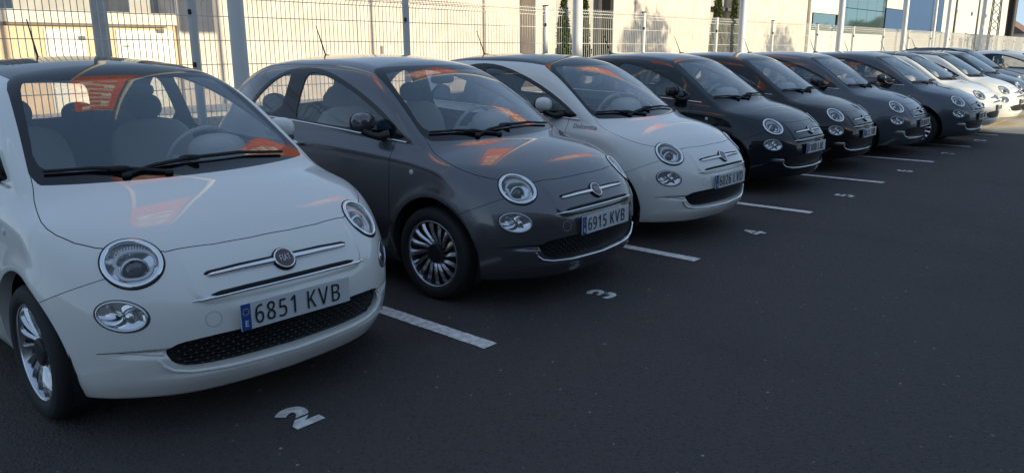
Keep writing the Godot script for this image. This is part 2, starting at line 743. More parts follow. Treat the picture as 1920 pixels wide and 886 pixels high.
func poly(p: Vector2, pts: PackedVector2Array, lo: Vector2, hi: Vector2) -> float:
	var bd := maxf(maxf(lo.x - p.x, p.x - hi.x), maxf(lo.y - p.y, p.y - hi.y))
	if bd > 0.06:
		return bd
	var d := 1e9
	var s := 1.0
	var m := pts.size()
	var j := m - 1
	for i in m:
		var e := pts[j] - pts[i]
		var w := p - pts[i]
		var q := w - e * clampf(w.dot(e) / e.dot(e), 0.0, 1.0)
		d = minf(d, q.length_squared())
		if (pts[i].y > p.y) != (pts[j].y > p.y) and p.x < (pts[j].x - pts[i].x) * (p.y - pts[i].y) / (pts[j].y - pts[i].y) + pts[i].x:
			s = -s
		j = i
	return s * sqrt(d)

func smooth_poly(raw: Array, rounds := 2) -> PackedVector2Array:
	# corner cutting; points given as [x, y]
	var pts := PackedVector2Array()
	for r: Array in raw:
		pts.append(Vector2(r[0], r[1]))
	for k in rounds:
		var o := PackedVector2Array()
		for i in pts.size():
			var a := pts[i]
			var b := pts[(i + 1) % pts.size()]
			o.append(a.lerp(b, 0.25))
			o.append(a.lerp(b, 0.75))
		pts = o
	return pts

func region(raw: Array, rounds: int, map: Callable, guard: Callable) -> Callable:
	var pts := smooth_poly(raw, rounds) if rounds > 0 else smooth_poly(raw, 0)
	var lo := pts[0]
	var hi := pts[0]
	for q in pts:
		lo = lo.min(q)
		hi = hi.max(q)
	return func(p: Vector3) -> float: return maxf(guard.call(p), poly(map.call(p), pts, lo, hi))

# elliptical lamp on the body surface
var lamp_c: Vector3
var lamp_n: Vector3
var lamp_1: Vector3
var lamp_2: Vector3

func lamp_frame(c: Vector3, a: float, b: float, rot: float) -> void:
	lamp_c = c
	lamp_n = grad(c, 0.03).normalized()
	var e1 := Vector3.UP.cross(lamp_n).normalized()
	var e2 := lamp_n.cross(e1)
	lamp_1 = (e1 * cos(rot) + e2 * sin(rot)) * a
	lamp_2 = (-e1 * sin(rot) + e2 * cos(rot)) * b

func lamp_field(p: Vector3) -> float:
	var d := p - lamp_c
	if d.length_squared() > 0.09 or d.dot(lamp_n) < -0.12:
		return 1.0
	var u := d.dot(lamp_1) / lamp_1.length_squared()
	var w := d.dot(lamp_2) / lamp_2.length_squared()
	return (sqrt(u * u + w * w) - 1.0) * lamp_2.length()

func lamp_point(u: float, w: float, depth: float) -> Vector3:
	var p := lamp_c + lamp_1 * u + lamp_2 * w
	var q := p
	for i in 5:
		q -= lamp_n * (sdf(q.x, q.y, q.z) / maxf(0.3, grad(q, 0.006).dot(lamp_n)))
	return q - lamp_n * depth

func lamp_patch(r0: float, r1: float, a0: float, a1: float, nr: int, na: int, depth: Callable) -> Geo:
	var rows := []
	for i in nr + 1:
		var row := PackedVector3Array()
		var r := lerpf(r0, r1, float(i) / nr)
		for k in na + 1:
			var an := lerpf(a0, a1, float(k) / na)
			row.append(lamp_point(r * cos(an), r * sin(an), depth.call(r, an)))
		rows.append(row)
	var g := Geo.new()
	g.grid_patch(rows)
	return g

func lamp_ring(r: float, rad: float, depth: float, sides := 8, seg := 48) -> Geo:
	var pts := PackedVector3Array()
	for k in seg:
		var an := TAU * k / seg
		pts.append(lamp_point(r * cos(an), r * sin(an), depth))
	var g := Geo.new()
	g.tube(pts, PackedFloat32Array([rad]), sides, true, 1.0, lamp_n)
	return g

func both_sides(called: String, g: Geo, m: Material, ps: Array) -> void:
	# ps: [right parent, left parent]
	part(called, g.mesh(), m, ps[0])
	part(called, g.mirrored().mesh(), m, ps[1])

# ------------------------------------------------------------------ the car
func front_path(pts: Array, out: float, n := 5) -> PackedVector3Array:
	# points [z, y] on the nose, subdivided
	var o := PackedVector3Array()
	for i in pts.size() - 1:
		for k in n:
			var t := float(k) / n
			var z: float = lerpf(pts[i][0], pts[i + 1][0], t)
			var y: float = lerpf(pts[i][1], pts[i + 1][1], t)
			var p := Vector3(front_x(y, z), y, z)
			o.append(p + grad(p, 0.01).normalized() * out)
	var l: Array = pts[pts.size() - 1]
	var e := Vector3(front_x(l[1], l[0]), l[1], l[0])
	o.append(e + grad(e, 0.01).normalized() * out)
	return o

func side_path(pts: Array, out: float, n := 6) -> PackedVector3Array:
	# points [x, y] on the right side, subdivided
	var o := PackedVector3Array()
	for i in pts.size() - 1:
		for k in n + (1 if i == pts.size() - 2 else 0):
			var t := float(k) / n
			var x: float = lerpf(pts[i][0], pts[i + 1][0], t)
			var y: float = lerpf(pts[i][1], pts[i + 1][1], t)
			var p := Vector3(x, y, side_z(x, y))
			o.append(p + grad(p, 0.01).normalized() * out)
	return o

func make_wheel_meshes() -> Dictionary:
	var r := {}
	var id := Transform3D.IDENTITY
	var g := Geo.new()
	g.lathe(PackedVector2Array([Vector2(.208, -.08), Vector2(.218, -.093), Vector2(.238, -.098), Vector2(.264, -.094), Vector2(.281, -.08), Vector2(.290, -.064), Vector2(.292, -.04), Vector2(.292, -.03), Vector2(.286, -.028), Vector2(.286, -.022), Vector2(.292, -.02), Vector2(.292, -.004), Vector2(.286, -.003), Vector2(.286, .003), Vector2(.292, .004), Vector2(.292, .02), Vector2(.286, .022), Vector2(.286, .028), Vector2(.292, .03), Vector2(.290, .064), Vector2(.281, .08), Vector2(.270, .091), Vector2(.264, .0945), Vector2(.261, .0935), Vector2(.250, .097), Vector2(.24, .098), Vector2(.228, .096), Vector2(.219, .093), Vector2(.210, .083)]), id, 56)
	r.tyre = g.mesh()
	g = Geo.new()
	g.lathe(PackedVector2Array([Vector2(.180, -.09), Vector2(.184, .02), Vector2(.194, .055), Vector2(.197, .078), Vector2(.201, .085), Vector2(.209, .085), Vector2(.214, .080), Vector2(.209, .07)]), id, 56)
	for k in 16:
		# a twisted blade with a ridge along it
		var a := TAU * k / 16.0
		var rows: Array = []
		for i in 7:
			var t := i / 6.0
			var rad := lerpf(.05, .198, t)
			var an := a + 0.30 * t + 0.10 * sin(t * PI)
			var wid := lerpf(.0092, .0190, t) / rad
			var zz := .048 + .028 * sin(t * PI * 0.62)
			rows.append([Vector3(cos(an - wid) * rad, sin(an - wid) * rad, zz - .012), Vector3(cos(an - wid * .3) * rad, sin(an - wid * .3) * rad, zz), Vector3(cos(an + wid) * rad, sin(an + wid) * rad, zz - .010), Vector3(cos(an + wid * .2) * rad, sin(an + wid * .2) * rad, zz - .028)])
		for i in 6:
			for q in 4:
				var w := (q + 1) % 4
				var out: Vector3 = (rows[i][q] + rows[i][w]) * 0.5 - (rows[i][0] + rows[i][2]) * 0.5 + Vector3(0, 0, 0.002)
				g.quad(rows[i][q], rows[i][w], rows[i + 1][w], rows[i + 1][q], out)
	r.rim = g.mesh()
	g = Geo.new()
	g.lathe(PackedVector2Array([Vector2(.060, .040), Vector2(.060, .062), Vector2(.055, .068), Vector2(.035, .070), Vector2(.0, .071)]), id, 28)
	r.cap = g.mesh()
	g = Geo.new()
	g.lathe(PackedVector2Array([Vector2(.13, .0), Vector2(.13, .012), Vector2(.06, .014), Vector2(.0, .014)]), id, 32)
	g.lathe(PackedVector2Array([Vector2(.13, .0), Vector2(.165, -.058), Vector2(.10, -.058), Vector2(.0, -.058)]), id, 32)
	r.disc = g.mesh()
	return r

func plate_text(parent: Node3D, digits: String, letters: String, at: Vector3) -> void:
	# Spanish plate: blue band with E and a ring of stars, dark condensed characters
	var ink: Material = mats.plate_ink
	var bs := Basis(Vector3(0, 0, -1), Vector3(0, 1, 0), Vector3(1, 0, 0))
	var zz := at.z + 0.208
	for k in digits.length() + letters.length():
		var ch := digits[k] if k < digits.length() else letters[k - digits.length()]
		var pitch := 0.0535 if k < digits.length() else 0.062
		if k == digits.length():
			zz -= 0.024
		zz -= pitch * 0.5
		var o := part("character", text_mesh(ch, 0.106, "Droid Sans", 400, 0.0012), ink, parent)
		o.transform = Transform3D(bs * Basis.from_scale(Vector3(0.80 if k < digits.length() else 0.84, 1, 1)), Vector3(at.x + 0.003, at.y, zz))
		zz -= pitch * 0.5
	var band := Geo.new()
	band.box(at + Vector3(0.0012, 0, 0.238), Vector3(0.0032, 0.108, 0.040))
	part("country_band", band.mesh(), mats.plate_blue, parent)
	var e := part("country_letter", text_mesh("E", 0.034, "Droid Sans", 700, 0.001), mats.plate_white, parent)
	e.transform = Transform3D(bs, at + Vector3(0.0036, -0.027, 0.238))
	var st := Geo.new()
	for k in 12:
		var a := TAU * k / 12
		st.box(at + Vector3(0.003, 0.022 + 0.013 * sin(a), 0.238 + 0.013 * cos(a)), Vector3(0.001, 0.0035, 0.0035))
	part("star_ring", st.mesh(), mats.star_yellow, parent).set_meta("kind", "stuff")

func make_car() -> Node3D:
	var car := Node3D.new()
	car.name = "parked_car"
	var paint: Material = mats.paint_white
	var black: Material = mats.trim_black
	var all := refine(mesh_body(), 0.30)
	var guard_side := func(p: Vector3) -> float: return 0.32 - p.z
	var xy := func(p: Vector3) -> Vector2: return Vector2(p.x, p.y)
	var zy := func(p: Vector3) -> Vector2: return Vector2(p.z, p.y)
	var xz := func(p: Vector3) -> Vector2: return Vector2(p.x, p.z)
	# wheel arches
	var arch_lips: Array[Geo] = []
	for ax: float in [0.0, -2.3]:
		var s := split(all, func(p: Vector3) -> float: return maxf(Vector2(p.x - ax - 0.015, p.y - 0.305).length() - 0.345, 0.5 - p.z), true)
		all = s[1]
		arch_lips.append(skirt(Vector3(0, 0, -1), 0.05, false))
	# openings
	var s := split(all, region([[-.235, .945], [-.45, 1.082], [-.66, 1.188], [-.92, 1.29], [-1.2, 1.368], [-1.45, 1.402], [-1.67, 1.392], [-1.86, 1.33], [-2.04, 1.215], [-2.15, 1.10], [-2.14, 1.055], [-1.55, 1.035], [-.87, .998]], 1, xy, guard_side))
	var t_side: PackedInt32Array = s[0]
	all = s[1]
	s = split(all, region([[-.3, .958], [.3, .957], [.56, .957], [.66, .962], [.614, 1.116], [.570, 1.266], [.535, 1.36], [.47, 1.40], [.3, 1.408], [-.3, 1.415]], 1, zy, func(p: Vector3) -> float: return -1.05 - p.x))
	var t_ws: PackedInt32Array = s[0]
	all = s[1]
	s = split(all, region([[-.3, 1.02], [.46, 1.03], [.52, 1.10], [.46, 1.30], [.40, 1.345], [-.3, 1.355]], 1, zy, func(p: Vector3) -> float: return p.x + 2.1))
	var t_rw: PackedInt32Array = s[0]
	all = s[1]
	s = split(all, region([[-.55, -.2], [-.55, .35], [-.70, .50], [-.95, .505], [-1.5, .505], [-2.05, .48], [-2.22, .40], [-2.25, -.2]], 1, xz, func(p: Vector3) -> float: return 1.3 - p.y))
	var t_roof: PackedInt32Array = s[0]
	all = s[1]
	lamp_frame(Vector3(.481, .713, .537), .122, .104, 2.47)
	s = split(all, lamp_field)
	all = s[1]
	lamp_frame(Vector3(.536, .533, .620), .104, .060, 2.97)
	s = split(all, lamp_field)
	all = s[1]
	# lower grille
	s = split(all, region([[-.3, .302], [.32, .300], [.44, .306], [.495, .335], [.512, .378], [.49, .408], [.44, .420], [.294, .430], [-.3, .432]], 1, zy, func(p: Vector3) -> float: return 0.4 - p.x), true)
	all = s[1]
	var grille_wall := skirt(Vector3(-1, 0, 0), 0.045)
	# tail lamps
	s = split(all, region([[.50, .70], [.72, .70], [.72, .98], [.58, .98]], 1, zy, func(p: Vector3) -> float: return p.x + 2.4))
	var t_tail: PackedInt32Array = s[0]
	all = s[1]
	# panels with shut lines between them
	var gaps := PackedInt32Array()
	var f_hood := region([[-.4, -.2], [-.4, .60], [-.142, .658], [-.076, .680], [.023, .702], [.10, .716], [.16, .717], [.217, .706], [.30, .671], [.37, .622], [.44, .55], [.49, .46], [.517, .422], [.553, .242], [.564, .1], [.565, -.2]], 0, xz, func(p: Vector3) -> float: return 0.70 - p.y)
	s = split(all, func(p: Vector3) -> float: return f_hood.call(p) + 0.0017)
	var t_hood: PackedInt32Array = s[0]
	s = split(s[1], func(p: Vector3) -> float: return f_hood.call(p) - 0.0017)
	gaps.append_array(s[0])
	all = s[1]
	var f_bump := func(p: Vector3) -> float:
		if p.x < 0.2:
			return 0.3
		var yl := 0.58 + (p.x - 0.263) * 0.45
		return p.y - yl if p.x < 0.5 else p.y - 1.0
	s = split(all, func(p: Vector3) -> float: return f_bump.call(p) + 0.0015)
	var t_bump: PackedInt32Array = s[0]
	s = split(s[1], func(p: Vector3) -> float: return f_bump.call(p) - 0.0015)
	gaps.append_array(s[0])
	all = s[1]
	var f_door := region([[-.375, 1.02], [-.372, .87], [-.362, .70], [-.362, .45], [-.40, .35], [-.50, .315], [-1.28, .315], [-1.38, .36], [-1.44, .50], [-1.475, .75], [-1.49, 1.06]], 0, xy, guard_side)
	s = split(all, func(p: Vector3) -> float: return f_door.call(p) + 0.002)
	var t_door: PackedInt32Array = s[0]
	s = split(s[1], func(p: Vector3) -> float: return f_door.call(p) - 0.002)
	gaps.append_array(s[0])
	all = s[1]
	# glass and its black surrounds
	var f_dg := region([[-.40, 1.015], [-.46, 1.055], [-.68, 1.163], [-.93, 1.262], [-1.2, 1.338], [-1.40, 1.368], [-1.455, 1.345], [-1.462, 1.28], [-1.472, 1.06], [-1.43, 1.04], [-.87, 1.010]], 1, xy, guard_side)
	s = split(t_side, f_dg)
	var t_dglass: PackedInt32Array = s[0]
	var t_frame: PackedInt32Array = s[1]
	s = split(t_frame, region([[-1.66, 1.065], [-1.645, 1.30], [-1.66, 1.365], [-1.75, 1.345], [-1.86, 1.295], [-2.0, 1.20], [-2.10, 1.105], [-2.08, 1.075]], 1, xy, guard_side))
	var t_quarter: PackedInt32Array = s[0]
	t_frame = s[1]
	var f_line := func(p: Vector3) -> float: return absf(p.x + 1.483) - 0.003
	s = split(t_frame, f_line)
	gaps.append_array(s[0])
	t_frame = s[1]
	s = split(t_ws, region([[-.3, 1.002], [.36, 1.000], [.57, 1.004], [.61, 1.04], [.567, 1.16], [.525, 1.28], [.49, 1.352], [.45, 1.374], [.3, 1.380], [-.3, 1.388]], 1, zy, func(p: Vector3) -> float: return -1.05 - p.x))
	var t_clear: PackedInt32Array = s[0]
	var t_frit: PackedInt32Array = s[1]
	s = split(t_rw, region([[-.3, 1.05], [.42, 1.06], [.48, 1.11], [.425, 1.28], [.37, 1.32], [-.3, 1.33]], 1, zy, func(p: Vector3) -> float: return p.x + 2.1))
	var t_rclear: PackedInt32Array = s[0]
	var t_rfrit: PackedInt32Array = s[1]

	part("body_shell", commit(all), paint, car)
	part("hood", commit(t_hood), paint, car)
	var bumper := part("front_bumper", commit(t_bump), paint, car)
	for lip in arch_lips:
		part("arch_lip", lip.mesh(), paint, car)
		part("arch_lip", lip.mirrored().mesh(), paint, car)
	part("grille_surround", grille_wall.mesh(), paint, bumper)
	part("panel_gap", commit(gaps, 0, -0.006), mats.gap_black, car)
	part("roof_panel", commit(t_roof), mats.roof_glass, car)
	part("windshield", pane(t_clear), mats.window_glass, car)
	part("windshield_border", commit(t_frit), mats.frit_black, car)
	part("rear_window", pane(t_rclear), mats.window_glass, car)
	part("rear_window_border", commit(t_rfrit), mats.frit_black, car)
	part("side_window_frame", commit(t_frame, 1), mats.frit_black, car)
	part("side_window_frame", commit(t_frame, -1), mats.frit_black, car)
	var door_r := part("door", commit(t_door, 1), paint, car)
	var door_l := part("door", commit(t_door, -1), paint, car)
	part("door_window", pane(t_dglass, 1, -0.003), mats.window_glass, door_r)
	part("door_window", pane(t_dglass, -1, -0.003), mats.window_glass, door_l)
	part("quarter_window", pane(t_quarter, 1, -0.002), mats.window_glass, car)
	part("quarter_window", pane(t_quarter, -1, -0.002), mats.window_glass, car)
	part("tail_lamp", commit(t_tail, 1), mats.lamp_red, car)
	part("tail_lamp", commit(t_tail, -1), mats.lamp_red, car)
	# inside faces: pale lining above the belt, dark trim below, closed behind the dash
	var inner := PackedInt32Array()
	inner.append_array(all)
	inner.append_array(t_door)
	inner.append_array(t_roof)
	inner.append_array(t_rfrit)
	s = split(inner, func(p: Vector3) -> float: return maxf(p.x + 0.05, maxf(-2.72 - p.x, 0.26 - p.y)))
	s = split(s[0], func(p: Vector3) -> float: return p.y - 0.97)
	part("door_trim", commit(s[0], 0, -0.03, true), mats.seat_dark, car)
	part("headlining", commit(s[1], 0, -0.018, true), mats.lining, car)
	s = split(t_frame, func(p: Vector3) -> float: return -1.0)
	part("pillar_trim", commit(s[0], 1, -0.012, true), mats.seat_dark, car)
	part("pillar_trim", commit(s[0], -1, -0.012, true), mats.seat_dark, car)

	var g := Geo.new()
	# wheel housings
	for ax: float in [0.0, -2.3]:
		g = Geo.new()
		for k in 20:
			var a0 := -0.45 + (PI + 0.9) * k / 20.0
			var a1 := -0.45 + (PI + 0.9) * (k + 1) / 20.0
			var p0 := Vector3(ax + 0.015 + 0.352 * cos(a0), 0.305 + 0.352 * sin(a0), 0)
			var p1 := Vector3(ax + 0.015 + 0.352 * cos(a1), 0.305 + 0.352 * sin(a1), 0)
			var zz := Vector3(0, 0, 0.765)
			var zi := Vector3(0, 0, 0.48)
			g.quad(p0 + zi, p1 + zi, p1 + zz, p0 + zz, Vector3(ax, 0.29, 0.5) - p0)
			g.flat(Vector3(ax, 0.29, 0.48), p0 + zi, p1 + zi, Vector3(0, 0, 1))
		part("wheel_housing", g.mesh(), mats.gap_black, car)
		part("wheel_housing", g.mirrored().mesh(), mats.gap_black, car)

	# lower grille: dark back with rows of small studs
	var rows := []
	for j in 6:
		var row := PackedVector3Array()
		for i in 31:
			var z := -0.53 + 1.06 * i / 30.0
			var y := 0.285 + 0.16 * j / 5.0
			row.append(Vector3(front_x(clampf(y, .30, .43), z) - 0.030, y, z))
		rows.append(row)
	g = Geo.new()
	g.grid_patch(rows)
	for j in 9:
		var y := 0.306 + j * 0.0155
		g.tube(front_path([[-0.49, y], [-0.25, y], [0, y], [0.25, y], [0.49, y]], -0.022, 4), PackedFloat32Array([0.0020]), 4)
	var lower_grille := part("lower_grille", g.mesh(), mats.grille_black, car)
	g = Geo.new()
	for j in 8:
		var y := 0.3135 + j * 0.0155
		for i in 27:
			var z := -0.495 + 0.0385 * i + (0.01925 if j % 2 else 0.0)
			if absf(z) > 0.485 - maxf(0.0, absf(y - 0.372) - 0.03) * 1.2:
				continue
			var p := Vector3(front_x(y, z) - 0.017, y, z)
			g.flat(p + Vector3(0.005, 0, 0), p + Vector3(0, 0.005, 0), p + Vector3(0, 0, 0.0065), Vector3(1, 1, 1))
			g.flat(p + Vector3(0.005, 0, 0), p + Vector3(0, 0.005, 0), p - Vector3(0, 0, 0.0065), Vector3(1, 1, -1))
			g.flat(p + Vector3(0.005, 0, 0), p - Vector3(0, 0.005, 0), p + Vector3(0, 0, 0.0065), Vector3(1, -1, 1))
			g.flat(p + Vector3(0.005, 0, 0), p - Vector3(0, 0.005, 0), p - Vector3(0, 0, 0.0065), Vector3(1, -1, -1))
	part("grille_stud", g.mesh(), mats.stud_grey, lower_grille).set_meta("kind", "stuff")
	g = Geo.new()
	g.tube(front_path([[-.535, .352], [-.522, .326], [-.49, .300], [-.43, .286], [-.30, .279], [0, .276], [.30, .279], [.43, .286], [.49, .300], [.522, .326], [.535, .352]], 0.000, 5), PackedFloat32Array([0.009]), 8, false, 0.8)
	part("lower_lip_strip", g.mesh(), mats.chrome, car)
	# scoop strips beside the grille
	g = Geo.new()
	var rad := PackedFloat32Array()
	var sp := front_path([[.515, .374], [.56, .378], [.60, .383], [.66, .386]], -0.004, 4)
	for i in sp.size():
		rad.append(lerpf(0.013, 0.003, pow(float(i) / (sp.size() - 1), 1.5)))
	g.tube(sp, rad, 8, false, 0.9)
	part("scoop_strip", g.mesh(), mats.chrome, car)
	var sl := Geo.new()
	sl.tube(front_path([[.515, .3935], [.58, .3925], [.66, .390], [.70, .386]], -0.0015, 4), PackedFloat32Array([0.0026]), 5)
	part("scoop_line", sl.mesh(), mats.gap_black, car)
	part("scoop_line", sl.mirrored().mesh(), mats.gap_black, car)
	part("scoop_strip", g.mirrored().mesh(), mats.chrome, car)

	# moustache bars, strip under them, round badge
	g = Geo.new()
	rad = PackedFloat32Array()
	sp = front_path([[.045, .655], [.19, .654], [.325, .649]], 0.004, 8)
	for i in sp.size():
		rad.append(lerpf(0.0150, 0.0095, float(i) / (sp.size() - 1)) * (1.0 if i < sp.size() - 1 else 0.5))
	g.tube(sp, rad, 10, false, 0.85)
	part("moustache_bar", g.mesh(), mats.chrome, car)
	part("moustache_bar", g.mirrored().mesh(), mats.chrome, car)
	g = Geo.new()  # black strip paints the shadow line above the bars
	rad = PackedFloat32Array()
	sp = front_path([[.045, .666], [.19, .665], [.335, .657]], -0.003, 8)
	for i in sp.size():
		rad.append(0.0130 * (1.0 if i < sp.size() - 1 else 0.4))
	g.tube(sp, rad, 8, false, 0.8)
	part("moustache_shadow", g.mesh(), mats.gap_black, car)
	part("moustache_shadow", g.mirrored().mesh(), mats.gap_black, car)
	g = Geo.new()
	rad = PackedFloat32Array()
	sp = front_path([[-.405, .566], [-.36, .5705], [-.2, .576], [0, .578], [.2, .576], [.36, .5705], [.405, .566]], 0.002, 6)
	for i in sp.size():
		rad.append(0.0025 + 0.0045 * minf(1.0, minf(i, sp.size() - 1 - i) / 4.0))
	g.tube(sp, rad, 8, false, 0.8)
	part("nose_strip", g.mesh(), mats.chrome, car)
	g = Geo.new()
	rad = PackedFloat32Array()
	sp = front_path([[-.36, .582], [-.2, .5885], [0, .591], [.2, .5885], [.36, .582]], -0.005, 8)
	for i in sp.size():
		rad.append(0.002 + 0.0105 * minf(1.0, minf(i, sp.size() - 1 - i) / 3.0))
	g.tube(sp, rad, 8, false, 0.9)
	part("nose_slot", g.mesh(), mats.gap_black, car)
	var ep := Vector3(front_x(.654, 0), .654, 0)
	var en := grad(ep, 0.02).normalized()
	var ez := Vector3(0, 0, -1)
	var eb := Basis(ez, en.cross(ez), en)
	var et := Transform3D(eb, ep)
	g = Geo.new()
	g.lathe(PackedVector2Array([Vector2(.053, -.01), Vector2(.053, .006), Vector2(.050, .010), Vector2(.046, .011)]), et, 40)
	var badge := part("badge", g.mesh(), mats.gap_black, car)
	g = Geo.new()
	g.lathe(PackedVector2Array([Vector2(.048, .006), Vector2(.047, .013), Vector2(.044, .0155), Vector2(.041, .013), Vector2(.040, .009)]), et, 40)
	part("badge_ring", g.mesh(), mats.chrome, badge)
	g = Geo.new()
	g.lathe(PackedVector2Array([Vector2(.041, .010), Vector2(.025, .0125), Vector2(.0, .013)]), et, 32)
	part("badge_disc", g.mesh(), mats.badge_red, badge)
	var bt := part("badge_lettering", text_mesh("FIAT", 0.032, "Droid Sans", 400, 0.002), mats.satin, badge)
	bt.transform = Transform3D(eb * Basis.from_scale(Vector3(0.80, 1.25, 1)), ep + en * 0.0145)

	# headlamps
	lamp_frame(Vector3(.481, .713, .537), .122, .104, 2.47)
	var hl := [group_part("headlight", car), group_part("headlight", car)]
	both_sides("lamp_gasket", lamp_ring(0.985, 0.0055, 0.001), mats.gap_black, hl)
	both_sides("bezel", lamp_ring(0.895, 0.0105, 0.001, 10), mats.chrome, hl)
	both_sides("reflector", lamp_patch(0.0, 0.93, 0, TAU, 10, 40, func(r: float, a: float) -> float: return 0.008 + 0.060 * sqrt(maxf(0.0, 1.0 - r * r)) + 0.0015 * sin(a * 9.0) * r), mats.reflector, hl)
	var dp := PackedVector3Array()
	for k in 40:
		var an := TAU * k / 40
		var rr := 0.66 / pow(pow(absf(cos(an)), 2.6) + pow(absf(sin(an)), 2.6), 1.0 / 2.6)
		if sin(an) > 0.0:
			rr *= 0.85
		# the D lies level: undo the tilt of the ellipse
		var e1 := Vector3.UP.cross(lamp_n).normalized()
		var e2 := lamp_n.cross(e1)
		var q := (e1 * cos(an) * rr - e2 * sin(an) * rr * 0.92) * 0.112 + e1 * 0.008 - e2 * 0.008
		dp.append(lamp_point(q.dot(lamp_1) / lamp_1.length_squared(), q.dot(lamp_2) / lamp_2.length_squared(), 0.020))
	g = Geo.new()
	g.tube(dp, PackedFloat32Array([0.0075]), 8, true, 1.0, lamp_n)
	both_sides("running_light_ring", g, mats.lamp_white, hl)
	g = Geo.new()
	var hx := Vector3(0.93, 0.05, 0.25).normalized()
	var hz := hx.cross(Vector3.UP).normalized()
	var hb := Basis(hz, hx.cross(hz), hx)
	var hc := lamp_c - lamp_n * 0.036 + Vector3(0.004, -0.012, 0)
	g.lathe(PackedVector2Array([Vector2(.050, -.02), Vector2(.052, .008), Vector2(.048, .015), Vector2(.043, .011), Vector2(.040, .0)]), Transform3D(hb, hc), 32)
	both_sides("projector_ring", g, mats.chrome, hl)
	g = Geo.new()
	g.lathe(PackedVector2Array([Vector2(.041, .0), Vector2(.034, .012), Vector2(.02, .020), Vector2(.0, .023)]), Transform3D(hb, hc), 28)
	both_sides("projector_lens", g, mats.projector, hl)
	g = Geo.new()
	for k in 13:
		var e1 := Vector3.UP.cross(lamp_n).normalized()
		var e2 := lamp_n.cross(e1)
		var u := -0.062 + 0.124 * k / 12.0
		var q0 := e1 * u + e2 * (0.083 - 6.5 * u * u)
		var q1 := e1 * u * 0.95 + e2 * (0.062 - 3.0 * u * u)
		g.rod(lamp_point(q0.dot(lamp_1) / lamp_1.length_squared(), q0.dot(lamp_2) / lamp_2.length_squared(), 0.016), lamp_point(q1.dot(lamp_1) / lamp_1.length_squared(), q1.dot(lamp_2) / lamp_2.length_squared(), 0.018), 0.004, 6)
	both_sides("turn_signal_ribs", g, mats.lamp_white, hl)
	both_sides("lens", lamp_patch(0.0, 0.90, 0, TAU, 8, 40, func(_r: float, _a: float) -> float: return -0.003), mats.lamp_glass, hl)

	# small lamps below
	lamp_frame(Vector3(.536, .533, .620), .104, .060, 2.97)
	var fl := [group_part("fog_light", car), group_part("fog_light", car)]
	both_sides("lamp_gasket", lamp_ring(0.985, 0.0040, 0.002), mats.gap_mid, fl)
	both_sides("bezel", lamp_ring(0.90, 0.0055, 0.0, 8), mats.satin, fl)
	both_sides("reflector", lamp_patch(0.0, 0.95, 0, TAU, 12, 48, func(r: float, a: float) -> float: return 0.006 + 0.034 * sqrt(maxf(0.0, 1.0 - r * r)) * (0.65 + 0.35 * cos(2.0 * a)) + 0.003 * sin(a * 6.0 + r * 7.0) * r), mats.reflector, fl)
	g = Geo.new()
	g.blob(lamp_point(-0.25, 0.0, 0.022), Vector3(.022, .024, .022), 1, 1, Basis.IDENTITY, 14, 8)
	both_sides("bulb_shield", g, mats.chrome, fl)
	both_sides("lens", lamp_patch(0.0, 0.92, 0, TAU, 6, 40, func(_r: float, _a: float) -> float: return -0.003), mats.lamp_glass, fl)

	# plate
	var px := 0.0
	for zz: float in [-0.26, 0.0, 0.26]:
		for yy: float in [0.43, 0.48, 0.535]:
			px = maxf(px, front_x(yy, zz))
	g = Geo.new()
	g.box(Vector3(px + 0.003, 0.480, 0), Vector3(0.004, 0.112, 0.522), 0.0015)
	var plate := part("number_plate", g.mesh(), mats.plate_white, car)
	plate.set_meta("px", px + 0.005)
	g = Geo.new()
	g.box(Vector3(px - 0.012, 0.480, 0), Vector3(0.022, 0.09, 0.45), 0.002)
	part("plate_holder", g.mesh(), black, car)
	# round cover of the towing eye
	g = Geo.new()
	var tc := Vector3(front_x(.49, .345), .49, .345)
	var tn := grad(tc, 0.02).normalized()
	var ta := tn.cross(Vector3.UP).normalized()
	var ring := PackedVector3Array()
	for k in 24:
		ring.append(tc + ta * cos(TAU * k / 24) * 0.03 + ta.cross(tn) * sin(TAU * k / 24) * 0.03 - tn * 0.0003)
	g.tube(ring, PackedFloat32Array([0.0011]), 5, true, 1.0, tn)
	part("towing_eye_cover", g.mesh(), mats.gap_grey, car)

	# belt strip, handles, mirrors, side indicators
	g = Geo.new()
	g.tube(side_path([[-.27, .950], [-.36, .9575], [-.87, .9935], [-1.48, 1.028], [-1.90, 1.043], [-2.10, 1.05]], 0.004, 6), PackedFloat32Array([0.0065]), 6)
	part("belt_strip", g.mesh(), mats.chrome, car)
	part("belt_strip", g.mirrored().mesh(), mats.chrome, car)
	g = Geo.new()
	var hp := side_path([[-1.30, .875], [-1.43, .88]], 0.032, 6)
	g.tube(hp, PackedFloat32Array([0.008, 0.011, 0.012, 0.012, 0.012, 0.011, 0.008]), 8, false, 1.4)
	g.rod(hp[0], hp[0] - Vector3(0, 0, 0.04), 0.009)
	g.rod(hp[6], hp[6] - Vector3(0, 0, 0.04), 0.009)
	both_sides("door_handle", g, mats.chrome, [door_r, door_l])
	g = Geo.new()
	g.blob(Vector3(-.585, 1.068, .795), Vector3(.068, .062, .080), 0.85, 0.8, Basis(Vector3.UP, 0.25), 24, 16)
	both_sides("mirror_shell", g, paint, [door_r, door_l])
	g = Geo.new()
	g.blob(Vector3(-.614, 1.065, .798), Vector3(.056, .055, .073), 0.7, 0.7, Basis(Vector3.UP, 0.25), 20, 12)
	g.tube(PackedVector3Array([Vector3(-.46, .985, .69), Vector3(-.50, .975, .745), Vector3(-.53, .990, .79), Vector3(-.56, 1.02, .82)]), PackedFloat32Array([.05, .034, .030, .04]), 8, false, 0.75)
	both_sides("mirror_base", g, black, [door_r, door_l])
	g = Geo.new()
	var ip := Vector3(-.165, .783, side_z(-.165, .783))
